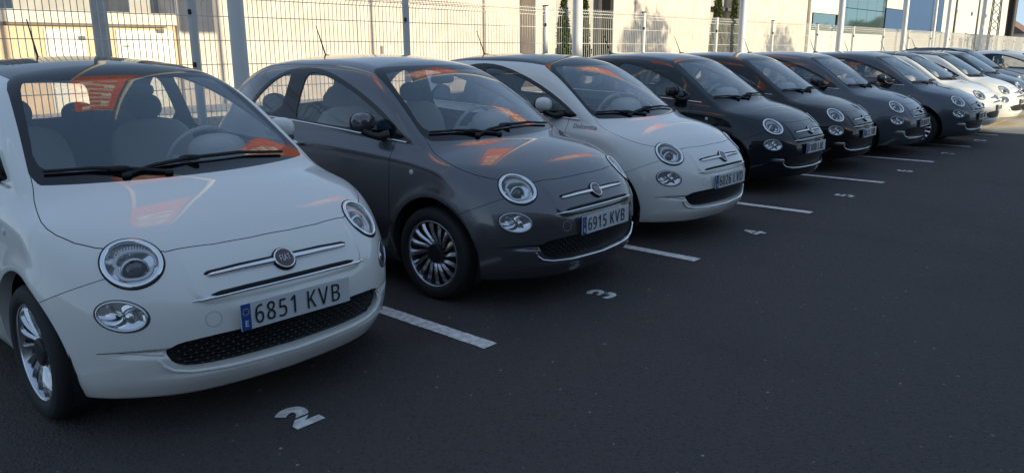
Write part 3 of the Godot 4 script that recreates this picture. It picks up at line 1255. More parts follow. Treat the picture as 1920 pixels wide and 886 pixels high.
	var inr := grad(ip, 0.02).normalized()
	g.blob(ip, Vector3(.017, .017, .007), 1, 1, Basis.IDENTITY, 14, 8)
	part("side_indicator", g.mesh(), mats.lamp_white, car)
	part("side_indicator", g.mirrored().mesh(), mats.lamp_white, car)

	# wipers lying at the foot of the windshield
	for w: Array in [[Vector3(-.20, 1.002, .60), Vector3(-.10, 1.003, .43), Vector3(-.04, .985, .24), Vector3(.02, .966, .13)], [Vector3(-.14, .985, -.50), Vector3(-.075, 1.010, -.24), Vector3(-.06, 1.012, .02), Vector3(-.06, .994, .22), Vector3(.01, .966, .34)]]:
		g = Geo.new()
		var pts := PackedVector3Array()
		var rr := PackedFloat32Array()
		for i in w.size() - 1:
			for k in 6:
				var q: Vector3 = (w[i] as Vector3).lerp(w[i + 1], k / 6.0)
				q.x = WS.at(q.y) - 0.40 * q.z * q.z
				pts.append(q + Vector3(0.55, 0.83, 0.25 * q.z).normalized() * (0.014 if i < w.size() - 2 else 0.010))
				rr.append(0.0072 + 0.002 * minf(i, 1.0))
		g.tube(pts, rr, 6)
		g.blob(pts[pts.size() - 1], Vector3(.018, .012, .020), 0.8, 0.8, Basis.IDENTITY, 12, 8)
		g.blob(pts[pts.size() / 2], Vector3(.014, .014, .05), 0.8, 0.8, Basis(Vector3.UP, -0.5), 10, 6)
		part("wiper", g.mesh(), mats.rubber, car)
	# antenna
	g = Geo.new()
	var ay := ROOF.at(-2.02)
	g.blob(Vector3(-1.99, ay + .004, 0), Vector3(.05, .016, .018), 1, 1, Basis.IDENTITY, 14, 8)
	g.rod(Vector3(-2.01, ay + .006, 0), Vector3(-2.12, ay + .245, 0), 0.007, 6, 0.0035)
	part("antenna", g.mesh(), black, car)

	# wheels
	var wm := make_wheel_meshes()
	for ax: float in [0.0, -2.3]:
		for sg: float in [1.0, -1.0]:
			var w := group_part("wheel", car)
			w.position = Vector3(ax, 0.290, 0.702 * sg)
			w.rotation = Vector3(0, 0.0 if sg > 0.0 else PI, 0.35 * ax + 0.2)
			part("tyre", wm.tyre, mats.rubber, w)
			part("rim", wm.rim, mats.alloy, w)
			part("hub_cap", wm.cap, mats.trim_black, w)
			part("brake_disc", wm.disc, mats.steel_dark, w)

	# cabin
	var cabin_floor := Geo.new()
	cabin_floor.box(Vector3(-1.25, 0.27, 0), Vector3(2.5, 0.03, 1.36))
	cabin_floor.box(Vector3(-0.06, 0.55, 0), Vector3(0.05, 0.58, 1.30))
	part("cabin_floor", cabin_floor.mesh(), mats.seat_dark, car)
	for sg: float in [1.0, -1.0]:
		var seat := group_part("front_seat", car)
		g = Geo.new()
		g.blob(Vector3(-0.98, 0.50, 0.36 * sg), Vector3(.27, .10, .25), 0.5, 0.55)
		g.blob(Vector3(-1.27, 0.79, 0.36 * sg), Vector3(.10, .33, .25), 0.55, 0.6, Basis(Vector3(0, 0, 1), 0.28))
		part("seat_cover", g.mesh(), mats.seat_pale, seat)
		g = Geo.new()
		g.blob(Vector3(-1.40, 1.185, 0.36 * sg), Vector3(.048, .082, .105), 0.9, 0.9, Basis(Vector3(0, 0, 1), 0.2))
		g.rod(Vector3(-1.37, 1.08, 0.36 * sg - 0.05), Vector3(-1.39, 1.2, 0.36 * sg - 0.05), 0.007)
		g.rod(Vector3(-1.37, 1.08, 0.36 * sg + 0.05), Vector3(-1.39, 1.2, 0.36 * sg + 0.05), 0.007)
		part("headrest", g.mesh(), mats.seat_dark, seat)
	g = Geo.new()
	g.blob(Vector3(-2.02, 0.50, 0), Vector3(.26, .10, .58), 0.5, 0.5)
	g.blob(Vector3(-2.27, 0.80, 0), Vector3(.09, .26, .58), 0.5, 0.5, Basis(Vector3(0, 0, 1), 0.25))
	part("rear_bench", g.mesh(), mats.seat_dark, car)
	for sg: float in [1.0, -1.0]:
		g = Geo.new()
		g.blob(Vector3(-2.34, 1.10, 0.30 * sg), Vector3(.05, .08, .11), 0.9, 0.9)
		part("rear_headrest", g.mesh(), mats.seat_dark, car)
	g = Geo.new()
	g.blob(Vector3(-0.40, 0.82, 0), Vector3(.34, .115, .63), 0.5, 0.5, Basis(Vector3(0, 0, 1), 0.06), 28, 14)
	part("dashboard", g.mesh(), mats.dash_grey, car)
	g = Geo.new()
	g.blob(Vector3(-0.52, 0.975, -0.36), Vector3(.13, .10, .15), 0.8, 0.8)
	part("instrument_hood", g.mesh(), mats.dash_pale, car)
	g = Geo.new()
	var wc := Vector3(-0.72, 0.93, -0.36)
	var wx := Vector3(0, 0, 1)
	var wy := Vector3(0.42, 0.91, 0).normalized()
	ring = PackedVector3Array()
	for k in 36:
		ring.append(wc + (wx * cos(TAU * k / 36) + wy * sin(TAU * k / 36)) * 0.185)
	g.tube(ring, PackedFloat32Array([0.014]), 8, true, 1.0, wx.cross(wy))
	g.blob(wc + Vector3(0.03, -0.01, 0), Vector3(.04, .065, .075), 0.8, 0.8)
	for a: float in [0.1, PI - 0.1, -PI / 2]:
		g.rod(wc + Vector3(0.02, 0, 0), wc + (wx * cos(a) + wy * sin(a)) * 0.18, 0.014)
	part("steering_wheel", g.mesh(), mats.dash_pale, car)
	g = Geo.new()
	g.blob(Vector3(-0.66, 1.315, 0), Vector3(.022, .035, .11), 0.6, 0.6)
	g.rod(Vector3(-0.66, 1.32, 0), Vector3(-0.665, 1.355, 0), 0.012)
	part("rear_view_mirror", g.mesh(), black, car)
	return car

func dress_car(car: Node3D, paint: Material, options: Dictionary) -> void:
	for o: MeshInstance3D in car.find_children("*", "MeshInstance3D", true, false):
		if o.material_override == mats.paint_white:
			o.material_override = paint
		if o.name == "lower_lip_strip" and not options.get("chrome_lip", true):
			o.material_override = paint
		if String(o.name).begins_with("scoop_strip") and not options.get("chrome_scoop", true):
			o.material_override = paint
		if o.name == "roof_panel" and options.get("painted_roof", false):
			o.material_override = paint
		if o.name == "number_plate":
			var pl: Array = options.get("plate", [])
			if pl.size() == 2:
				plate_text(o, pl[0], pl[1], Vector3(o.get_meta("px"), 0.480, 0))
			o.remove_meta("px")

func faint_plate(parent: Node3D, at: Vector3, sd: int) -> void:
	# a plate too far off to read: only its dark strokes show
	var rng := RandomNumberGenerator.new()
	rng.seed = sd
	var zz := at.z + 0.195
	for k in 7:
		if k == 4:
			zz -= 0.03
		var g := Geo.new()
		var hh := 0.074
		for b: float in [0.0, 0.030]:
			if b > 0.0 and rng.randf() < 0.35:
				continue
			g.box(at + Vector3(0.0026, 0, zz - at.z - b), Vector3(0.0016, hh, 0.009))
		g.box(at + Vector3(0.0026, hh * (0.42 if rng.randf() < 0.5 else -0.42), zz - at.z - 0.015), Vector3(0.0014, 0.009, 0.026))
		part("character_stroke", g.mesh(), mats.plate_ink, parent)
		zz -= 0.055
	var band := Geo.new()
	band.box(at + Vector3(0.0012, 0, 0.238), Vector3(0.0032, 0.108, 0.040))
	part("country_band", band.mesh(), mats.plate_blue, parent)

# ------------------------------------------------------------------ setting
func asphalt_material() -> StandardMaterial3D:
	var sz := 1024
	var rng := RandomNumberGenerator.new()
	rng.seed = 11
	var hgt := PackedFloat32Array()
	hgt.resize(sz * sz)
	var alb := PackedFloat32Array()
	alb.resize(sz * sz)
	for i in sz * sz:
		hgt[i] = rng.randf() * 0.25
		alb[i] = 0.038 + 0.014 * rng.randf()
	for s in 26000:
		# stones of the mix: darker and paler grains with a low dome each
		var cx := rng.randi() % sz
		var cy := rng.randi() % sz
		var r := rng.randf_range(1.0, 2.9)
		var tone := rng.randf_range(0.030, 0.058)
		if rng.randf() < 0.006:
			tone = rng.randf_range(0.12, 0.30)
			r *= 0.9
		var ri := int(ceil(r))
		for dy in range(-ri, ri + 1):
			for dx in range(-ri, ri + 1):
				var d := sqrt(float(dx * dx + dy * dy))
				if d <= r:
					var id := ((cy + dy + sz) % sz) * sz + (cx + dx + sz) % sz
					hgt[id] = maxf(hgt[id], 0.35 + 0.6 * (1.0 - d * d / (r * r + 0.5)))
					alb[id] = tone
	var ia := Image.create_empty(sz, sz, false, Image.FORMAT_RGB8)
	var ih := Image.create_empty(sz, sz, false, Image.FORMAT_RGB8)
	for y in sz:
		for x in sz:
			var i := y * sz + x
			ia.set_pixel(x, y, Color(alb[i] * 1.25, alb[i] * 1.04, alb[i] * 0.99).linear_to_srgb())
			ih.set_pixel(x, y, Color(hgt[i], hgt[i], hgt[i]))
	ih.bump_map_to_normal_map(3.0)
	var m := mat("asphalt", Color(1, 1, 1), 0.86)
	m.albedo_texture = ImageTexture.create_from_image(ia)
	m.normal_enabled = true
	m.normal_texture = ImageTexture.create_from_image(ih)
	m.normal_scale = 0.7
	m.uv1_triplanar = true
	m.uv1_world_triplanar = true
	m.uv1_scale = Vector3.ONE * 0.37
	m.vertex_color_use_as_albedo = true
	return m

func ground_mesh() -> ArrayMesh:
	# fine where it is seen close by, with worn and patched tones; coarse out to the horizon
	var xs := PackedFloat32Array([-900, -300, -120, -60, -35, -24])
	var x := -16.0
	while x < 14.01:
		xs.append(x)
		x += 0.25 if x < -6.5 or x > 7.0 else 0.125
	xs.append_array(PackedFloat32Array([25, 60, 200, 900]))
	var zs := PackedFloat32Array([-900, -400, -200, -120, -80, -60])
	var z := -44.0
	while z < 4.01:
		zs.append(z)
		z += 0.25 if z < -20.0 else 0.125
	zs.append_array(PackedFloat32Array([12, 40, 150, 900]))
	var n1 := FastNoiseLite.new()
	n1.seed = 4
	n1.frequency = 0.16
	n1.fractal_octaves = 4
	var n2 := FastNoiseLite.new()
	n2.seed = 9
	n2.frequency = 0.9
	n2.fractal_octaves = 3
	var v := PackedVector3Array()
	var nn := PackedVector3Array()
	var c := PackedColorArray()
	var ix := PackedInt32Array()
	for zz in zs:
		for xx in xs:
			v.append(Vector3(xx, 0, zz))
			nn.append(Vector3.UP)
			var t := 1.0 + 0.46 * n1.get_noise_2d(xx, zz * 0.7) + 0.20 * n2.get_noise_2d(xx, zz)
			# wheel tracks swinging from the lane into the bays, paler where tyres polish the stone
			t += 0.10 * exp(-pow((xx - 2.2) / 1.2, 2.0))
			var bay := fposmod(zz + 1.60, 2.2325) - 1.116
			var swing := bay + 0.16 * maxf(0.0, xx + 1.2) * maxf(0.0, xx + 1.2)
			for off: float in [-0.70, 0.70]:
				t -= 0.11 * exp(-pow((swing - off) / 0.11, 2.0)) * clampf((xx + 3.0) * 0.6, 0.0, 1.0) * clampf((2.0 - xx) * 0.6, 0.0, 1.0) * (0.5 + n2.get_noise_2d(xx * 0.4, zz * 2.0))
			# oil under the engines
			var od := Vector2(xx + 2.0, bay + 0.25 * n1.get_noise_2d(3.0, roundf((zz - bay) * 4.0) * 7.0)).length()
			t -= 0.35 * (1.0 - smoothstep(0.08, 0.34, od + 0.12 * n2.get_noise_2d(xx * 3.0, zz * 3.0)))
			c.append(Color(t, t, t * 1.01))
	var w := xs.size()
	for j in zs.size() - 1:
		for i in w - 1:
			var a := j * w + i
			ix.append_array(PackedInt32Array([a, a + 1, a + w + 1, a, a + w + 1, a + w]))
	var arr := []
	arr.resize(Mesh.ARRAY_MAX)
	arr[Mesh.ARRAY_VERTEX] = v
	arr[Mesh.ARRAY_NORMAL] = nn
	arr[Mesh.ARRAY_COLOR] = c
	arr[Mesh.ARRAY_INDEX] = ix
	var m := ArrayMesh.new()
	m.add_surface_from_arrays(Mesh.PRIMITIVE_TRIANGLES, arr)
	return m

func bay_line_mesh(rng: RandomNumberGenerator, len: float) -> ArrayMesh:
	var g := Geo.new()
	var n := int(len / 0.02)
	var rows := []
	for i in n + 1:
		var x := -len * i / n
		var a := 0.05 + rng.randf_range(-0.004, 0.003)
		var b := 0.05 + rng.randf_range(-0.004, 0.003)
		rows.append([Vector3(x, 0, -a), Vector3(x, 0, b)])
	for i in n:
		g.quad(rows[i][0], rows[i][1], rows[i + 1][1], rows[i + 1][0], Vector3.UP)
	return g.mesh()

func stencil_mesh(txt: String, em: float) -> ArrayMesh:
	# as bold as the outline allows
	var best := Geo.new()
	for bold: float in ([1.1, 0.0] if txt == "2" else [0.5, 0.0]):
		best = stencil_shape(txt, em, bold)
		if best.v.size() > 30:
			break
	return best.mesh()

func stencil_shape(txt: String, em: float, bold: float) -> Geo:
	# the flat front of the lettering with the stencil's bridges left out
	var t := text_mesh(txt, em, "Droid Sans", 700, 0.002)
	var fv := FontVariation.new()
	fv.base_font = t.font
	fv.variation_embolden = bold
	t.font = fv
	var a := t.get_mesh_arrays()
	if a.size() < Mesh.ARRAY_MAX or a[Mesh.ARRAY_VERTEX] == null or a[Mesh.ARRAY_INDEX] == null:
		return Geo.new()
	var v: PackedVector3Array = a[Mesh.ARRAY_VERTEX]
	var n: PackedVector3Array = a[Mesh.ARRAY_NORMAL]
	var ix: PackedInt32Array = a[Mesh.ARRAY_INDEX]
	var lo := Vector3(9, 9, 9)
	var hi := -lo
	for p in v:
		lo = lo.min(p)
		hi = hi.max(p)
	var y0 := lerpf(lo.y, hi.y, 0.40)
	var g := Geo.new()
	for i in range(0, ix.size(), 3):
		if n[ix[i]].z < 0.5:
			continue
		var tri := PackedVector2Array()
		for k in 3:
			tri.append(Vector2(v[ix[i + k]].x, v[ix[i + k]].y))
		if Geometry2D.is_polygon_clockwise(tri):
			tri.reverse()
		for band: Array in [[lo.y - 1.0, y0 - 0.007], [y0 + 0.007, hi.y + 1.0]]:
			var win := PackedVector2Array([Vector2(lo.x - 1, band[0]), Vector2(hi.x + 1, band[0] + 0.012), Vector2(hi.x + 1, band[1] + (0.012 if band[1] < hi.y else 0.0)), Vector2(lo.x - 1, band[1])])
			for q in Geometry2D.intersect_polygons(tri, win):
				for k in range(1, q.size() - 1):
					g.flat(Vector3(q[0].x, q[0].y, 0), Vector3(q[k].x, q[k].y, 0), Vector3(q[k + 1].x, q[k + 1].y, 0), Vector3(0, 0, 1))
	return g

func fence_panel_mesh(h0: float, width: float) -> ArrayMesh:
	# welded wire panel: verticals bent into shallow folds, paired horizontals at the folds
	var g := Geo.new()
	var prof: Array = []
	var folds := [0.25, 1.93]
	var ys := PackedFloat32Array([0.05])
	var xo := PackedFloat32Array([0.0])
	for f: float in folds:
		ys.append_array(PackedFloat32Array([f - 0.045, f, f + 0.045]))
		xo.append_array(PackedFloat32Array([0.0, 0.032, 0.0]))
	ys.append(h0)
	xo.append(0.0)
	var n := int(width / 0.0518)
	for k in n + 1:
		var z := -width * 0.5 + width * k / n
		var pts := PackedVector3Array()
		for i in ys.size():
			pts.append(Vector3(xo[i], ys[i], z))
		g.tube(pts, PackedFloat32Array([0.0036]), 4)
	var hy := PackedFloat32Array([0.42, 0.63, 0.84, 1.06, 1.28, 1.50, 1.72])
	for y in hy:
		g.rod(Vector3(-0.005, y, -width * 0.5), Vector3(-0.005, y, width * 0.5), 0.0040, 4)
	for f: float in folds:
		for d: float in [-0.045, 0.0, 0.045]:
			g.rod(Vector3(0.034 if d == 0.0 else -0.005, f + d, -width * 0.5), Vector3(0.034 if d == 0.0 else -0.005, f + d, width * 0.5), 0.0040, 4)
	return g.mesh()

func leaf_mesh(rng: RandomNumberGenerator, inside: Callable, lo: Vector3, hi: Vector3, count: int, size: float) -> ArrayMesh:
	var g := Geo.new()
	var made := 0
	var tries := 0
	while made < count and tries < count * 30:
		tries += 1
		var p := Vector3(rng.randf_range(lo.x, hi.x), rng.randf_range(lo.y, hi.y), rng.randf_range(lo.z, hi.z))
		if rng.randf() > float(inside.call(p)):
			continue
		made += 1
		var b := Basis(Vector3(rng.randfn(), rng.randfn(), rng.randfn()).normalized(), rng.randf() * TAU)
		var s := size * rng.randf_range(0.6, 1.4)
		g.flat(p + b * Vector3(-s * .4, 0, 0), p + b * Vector3(s * .4, 0, 0), p + b * Vector3(0, s, s * .2), b.z)
	return g.mesh()

func cypress(at: Vector3, h: float, r: float, sd: int, label: String) -> void:
	var rng := RandomNumberGenerator.new()
	rng.seed = sd
	var nz := FastNoiseLite.new()
	nz.seed = sd
	nz.frequency = 1.1
	var o := tag(thing("cypress_tree", at), label, "tree", "cypress trees along the cream building")
	var g := Geo.new()
	g.tube(PackedVector3Array([Vector3(0, 0, 0), Vector3(0.02, h * .5, 0), Vector3(0, h * .95, 0)]), PackedFloat32Array([.09, .06, .01]), 8)
	part("trunk", g.mesh(), mats.bark, o)
	var f := func(p: Vector3) -> float:
		var t := p.y / h
		var rr := r * (1.0 - 0.9 * pow(t, 2.2)) * clampf((p.y - 0.25) * 1.5, 0.3, 1.0) * (0.9 + 0.35 * nz.get_noise_3dv(p))
		var d := Vector2(p.x, p.z).length() / rr
		return 0.0 if d > 1.0 else 0.15 + 0.85 * d * d
	part("crown", leaf_mesh(rng, f, Vector3(-r, 0.25, -r), Vector3(r, h, r), 9000, 0.11), mats.cypress_leaf, o)

func broad_tree(at: Vector3, h: float, r: float, sd: int, label: String) -> void:
	var rng := RandomNumberGenerator.new()
	rng.seed = sd
	var nz := FastNoiseLite.new()
	nz.seed = sd
	nz.frequency = 0.55
	var o := tag(thing("broadleaf_tree", at), label, "tree")
	var g := Geo.new()
	g.tube(PackedVector3Array([Vector3(0, 0, 0), Vector3(0.1, h * .3, 0.05), Vector3(0, h * .7, 0)]), PackedFloat32Array([.2, .14, .05]), 8)
	for k in 5:
		var a := TAU * k / 5.0
		g.rod(Vector3(0.08, h * (.3 + .06 * k), 0), Vector3(cos(a) * r * .6, h * (.55 + .06 * k), sin(a) * r * .6), .07, 6, .02)
	part("trunk", g.mesh(), mats.bark, o)
	var f := func(p: Vector3) -> float:
		var q := (p - Vector3(0, h * .62, 0)) / Vector3(r, h * .38, r)
		var d := q.length() + 0.45 * nz.get_noise_3dv(p)
		return 0.0 if d > 1.0 else (0.2 + 0.8 * d if nz.get_noise_3dv(p * 1.9) > -0.18 else 0.0)
	part("crown", leaf_mesh(rng, f, Vector3(-r * 1.2, h * .2, -r * 1.2), Vector3(r * 1.2, h * 1.05, r * 1.2), 7000, 0.22), mats.broad_leaf, o)

func slab(parent: Node3D, called: String, c: Vector3, s: Vector3, m: Material, bev := 0.01) -> MeshInstance3D:
	var g := Geo.new()
	g.box(c, s, bev)
	return part(called, g.mesh(), m, parent)

func make_materials() -> void:
	var pw := mat("paint_white", Color(.77, .75, .705), 0.35, 0.0, 1.0)
	pw.metallic_specular = 0.3
	mat("paint_grey", Color(.120, .118, .128), 0.23, 0.66, 1.0)
	mat("paint_teal", Color(.006, .011, .017), 0.30, 0.2, 1.0)
	mat("paint_plum", Color(.009, .005, .007), 0.30, 0.2, 1.0)
	mat("paint_slate", Color(.085, .093, .108), 0.28, 0.5, 1.0)
	mat("paint_dusk", Color(.072, .084, .100), 0.28, 0.5, 1.0)
	mat("paint_coal", Color(.02, .021, .025), 0.3, 0.4, 1.0)
	for k: String in ["paint_grey", "paint_teal", "paint_plum", "paint_slate", "paint_dusk", "paint_coal"]:
		mats[k].metallic_specular = 0.15
	mat("trim_black", Color(.012, .012, .013), 0.45)
	mat("frit_black", Color(.006, .006, .007), 0.06)
	mat("roof_glass", Color(.012, .014, .018), 0.03)
	mat("gap_black", Color(.006, .006, .007), 0.8)
	mat("gap_grey", Color(.38, .38, .37), 0.8)
	mat("gap_mid", Color(.06, .065, .07), 0.6)
	mat("grille_black", Color(.010, .010, .011), 0.35)
	mat("stud_grey", Color(.055, .054, .052), 0.3, 0.3)
	mat("chrome", Color(.78, .79, .80), 0.07, 1.0)
	mat("satin", Color(.55, .56, .58), 0.25, 0.9)
	mat("script_grey", Color(.16, .17, .18), 0.4, 0.3)
	mat("reflector", Color(.72, .73, .75), 0.14, 1.0)
	mat("alloy", Color(.62, .63, .66), 0.22, 0.95)
	mat("steel_dark", Color(.05, .05, .055), 0.5, 0.6)
	mat("rubber", Color(.018, .018, .018), 0.75)
	mat("lamp_white", Color(.60, .61, .62), 0.30)
	mat("lamp_red", Color(.25, .01, .01), 0.08, 0.0, 1.0)
	mat("projector", Color(.02, .022, .026), 0.03, 0.0, 1.0)
	mat("badge_red", Color(.060, .010, .014), 0.25, 0.0, 1.0)
	mat("plate_white", Color(.62, .64, .64), 0.35)
	mat("plate_ink", Color(.012, .014, .022), 0.5)
	mat("plate_blue", Color(.015, .07, .30), 0.4)
	mat("star_yellow", Color(.65, .52, .06), 0.5)
	mat("seat_pale", Color(.42, .41, .37), 0.85)
	mat("seat_dark", Color(.035, .036, .040), 0.85)
	mat("lining", Color(.22, .22, .215), 0.9)
	mat("dash_grey", Color(.05, .052, .055), 0.7)
	mat("dash_pale", Color(.58, .57, .52), 0.55)
	glass("window_glass", Color(.05, .14, .20), 0.13)  # blue tint veils the panes in place of bluer sky reflections
	glass("lamp_glass", Color(.5, .52, .55), 0.04)
	mat("paint_line", Color(.50, .49, .48), 0.8)
	mat("galvanised", Color(.62, .61, .58), 0.55, 0.1)
	mat("wire", Color(.76, .74, .69), 0.55)
	mat("pole_white", Color(.72, .71, .68), 0.4)
	mat("flag_red", Color(.68, .20, .14), 0.8).backlight_enabled = true
	mats.flag_red.backlight = Color(.6, .13, .08)
	mat("flag_white", Color(.75, .72, .66), 0.8)
	stucco("wall_cream", Color(.63, .545, .465), 21, 0.075, 0.17)
	stucco("wall_cream_pale", Color(.68, .60, .50), 22, 0.03, 0.22)
	stucco("wall_orange", Color(.66, .49, .32), 23, 0.05, 0.3)
	stucco("wall_grey", Color(.42, .40, .37), 24, 0.05, 0.3)
	stucco("wall_white", Color(.72, .67, .58), 25, 0.03, 0.3)
	stucco("plinth_grey", Color(.42, .40, .36), 26, 0.06, 0.3)
	stucco("concrete", Color(.52, .50, .46), 27, 0.10, 0.6)
	mat("door_white", Color(.72, .68, .60), 0.6)
	mat("joint_dark", Color(.20, .17, .13), 0.9)
	mat("pipe_brown", Color(.16, .13, .10), 0.7)
	mat("sign_grey", Color(.10, .10, .11), 0.6)
	mat("sign_green", Color(.12, .25, .08), 0.6)
	mat("blue_cladding", Color(.035, .085, .19), 0.45)
	mat("teal_glass", Color(.24, .37, .35), 0.04, 0.8)
	stucco("factory_wall", Color(.56, .57, .54), 30, 0.04, 0.2)
	stucco("dealer_wall", Color(.16, .155, .15), 29, 0.06, 0.3)
	stucco("sunlit_ground", Color(.60, .50, .36), 28, 0.06, 0.4)  # pale cream puts the sunlight into the ground colour
	mat("dark_metal", Color(.007, .006, .006), 0.6)
	mat("rust_steel", Color(.15, .13, .12), 0.7)
	mat("roof_tile", Color(.22, .13, .10), 0.85)
	mat("window_dark", Color(.02, .022, .025), 0.05)
	mat("bark", Color(.09, .065, .045), 0.9)
	mat("cypress_leaf", Color(.075, .105, .022), 0.75)
	mat("broad_leaf", Color(.045, .075, .025), 0.75)

func _ready() -> void:
	make_materials()
	make_luts()
	# ---- camera, sky, sun, exposure
	var cam := Camera3D.new()
	cam.name = "camera"
	cam.position = Vector3(1.0148, 1.4931, 0)
	cam.rotation_order = EULER_ORDER_YXZ
	cam.rotation = Vector3(deg_to_rad(-13.545), deg_to_rad(41.560), deg_to_rad(-0.314))
	cam.fov = 34.43
	cam.near = 0.05
	cam.far = 2500.0
	add_child(cam)
	var env := Environment.new()
	env.tonemap_mode = Environment.TONE_MAPPER_LINEAR
	env.tonemap_exposure = 1.52
	env.background_mode = Environment.BG_SKY
	var sky := ProceduralSkyMaterial.new()
	sky.sky_top_color = Color(0.458, 0.55, 0.665)
	sky.sky_horizon_color = Color(0.68, 0.77, 0.845)
	sky.sky_curve = 0.16
	sky.ground_bottom_color = Color(0.25, 0.25, 0.25)
	sky.ground_horizon_color = Color(0.55, 0.57, 0.58)
	sky.sun_angle_max = 40.0
	sky.energy_multiplier = 1.0
	var sk := Sky.new()
	sk.sky_material = sky
	env.sky = sk
	env.sdfgi_enabled = true
	env.ssao_enabled = true
	env.ssil_enabled = true
	var we := WorldEnvironment.new()
	we.name = "environment"
	we.environment = env
	add_child(we)
	var sun := DirectionalLight3D.new()
	sun.name = "sun"
	var el := deg_to_rad(11.0)
	sun.basis = Basis.looking_at(-Vector3(0.975 * cos(el), sin(el), -0.222 * cos(el)))
	sun.light_energy = 1.35
	sun.light_color = Color(1.0, 0.95, 0.82)
	sun.light_angular_distance = 0.5
	sun.shadow_enabled = true
	add_child(sun)

	build_ground()
	build_far_side()
	build_fence()
	build_flagpoles()
	build_shade_building()
	build_cars()

func build_ground() -> void:
	var ground := structure("asphalt_ground", ground_mesh(), asphalt_material())
	var rng := RandomNumberGenerator.new()
	rng.seed = 5
	var pm: StandardMaterial3D = mats.paint_line
	pm.albedo_color = Color.WHITE
	pm.albedo_texture = noise_tex(31, 0.05, Color(.58, .54, .51), Color(.84, .79, .745), 256, 4)
	pm.uv1_triplanar = true
	pm.uv1_world_triplanar = true
	pm.uv1_scale = Vector3.ONE * 1.3
	var lm := bay_line_mesh(rng, 4.2)
	for k in range(-1, 18):
		var o := part("bay_line", lm, pm, ground)
		o.position = Vector3(-1.555, 0.004, -2.726 - 2.2325 * k)
	var bs := Basis(Vector3(0, 0, -1), Vector3(-1, 0, 0), Vector3(0, 1, 0))
	for k in 12:
		var o := part("bay_number", stencil_mesh(str(k + 2), 0.25), pm, ground)
		o.transform = Transform3D(bs * Basis.from_scale(Vector3(0.98, 1, 1)), Vector3(-1.615, 0.004, -1.60 - 2.2325 * k))
	var ap := Geo.new()  # added slabs; their pale colour stands in for sunlit ground
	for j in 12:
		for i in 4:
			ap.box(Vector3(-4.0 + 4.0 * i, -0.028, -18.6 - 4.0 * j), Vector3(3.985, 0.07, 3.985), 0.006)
	structure("sunlit_apron", ap.mesh(), mats.sunlit_ground)
	# kerbs and pavements of the street behind the fence
	var g := Geo.new()
	g.box(Vector3(-6.45, 0.05, -40), Vector3(1.1, 0.14, 130), 0.012)
	structure("pavement", g.mesh(), mats.concrete)
	g = Geo.new()
	g.box(Vector3(-18.4, 0.05, -70), Vector3(2.6, 0.14, 170), 0.012)
	structure("pavement", g.mesh(), mats.concrete)

func build_fence() -> void:
	var f := tag(thing("mesh_fence", Vector3(-6.0, 0.12, 0)), "pale welded wire mesh fence on square posts behind the row of cars", "fence")
	var pm := fence_panel_mesh(2.0, 2.49)
	var post := Geo.new()
	post.box(Vector3(0, 1.0, 0), Vector3(0.06, 2.0, 0.06), 0.006)
	var cap := Geo.new()
	cap.box(Vector3(0, 2.008, 0), Vector3(0.066, 0.016, 0.066), 0.004)
	var clip := Geo.new()
	clip.box(Vector3(0.034, 0, 0.035), Vector3(0.02, 0.045, 0.03), 0.004)
	var pmesh := post.mesh()
	var cmesh := cap.mesh()
	var lmesh := clip.mesh()
	for k in range(-3, 22):
		var z := -3.50 - 2.572 * k
		var p := part("post", pmesh, mats.galvanised, f)
		p.position.z = z
		part("post_cap", cmesh, mats.trim_black, p)
		for y: float in [0.42, 1.28, 1.75]:
			part("panel_clip", lmesh, mats.trim_black, p).position.y = y
		var w := part("wire_panel", pm, mats.wire, f)
		w.position = Vector3(0.012, 0, z - 1.286)
		w.set_meta("kind", "stuff")

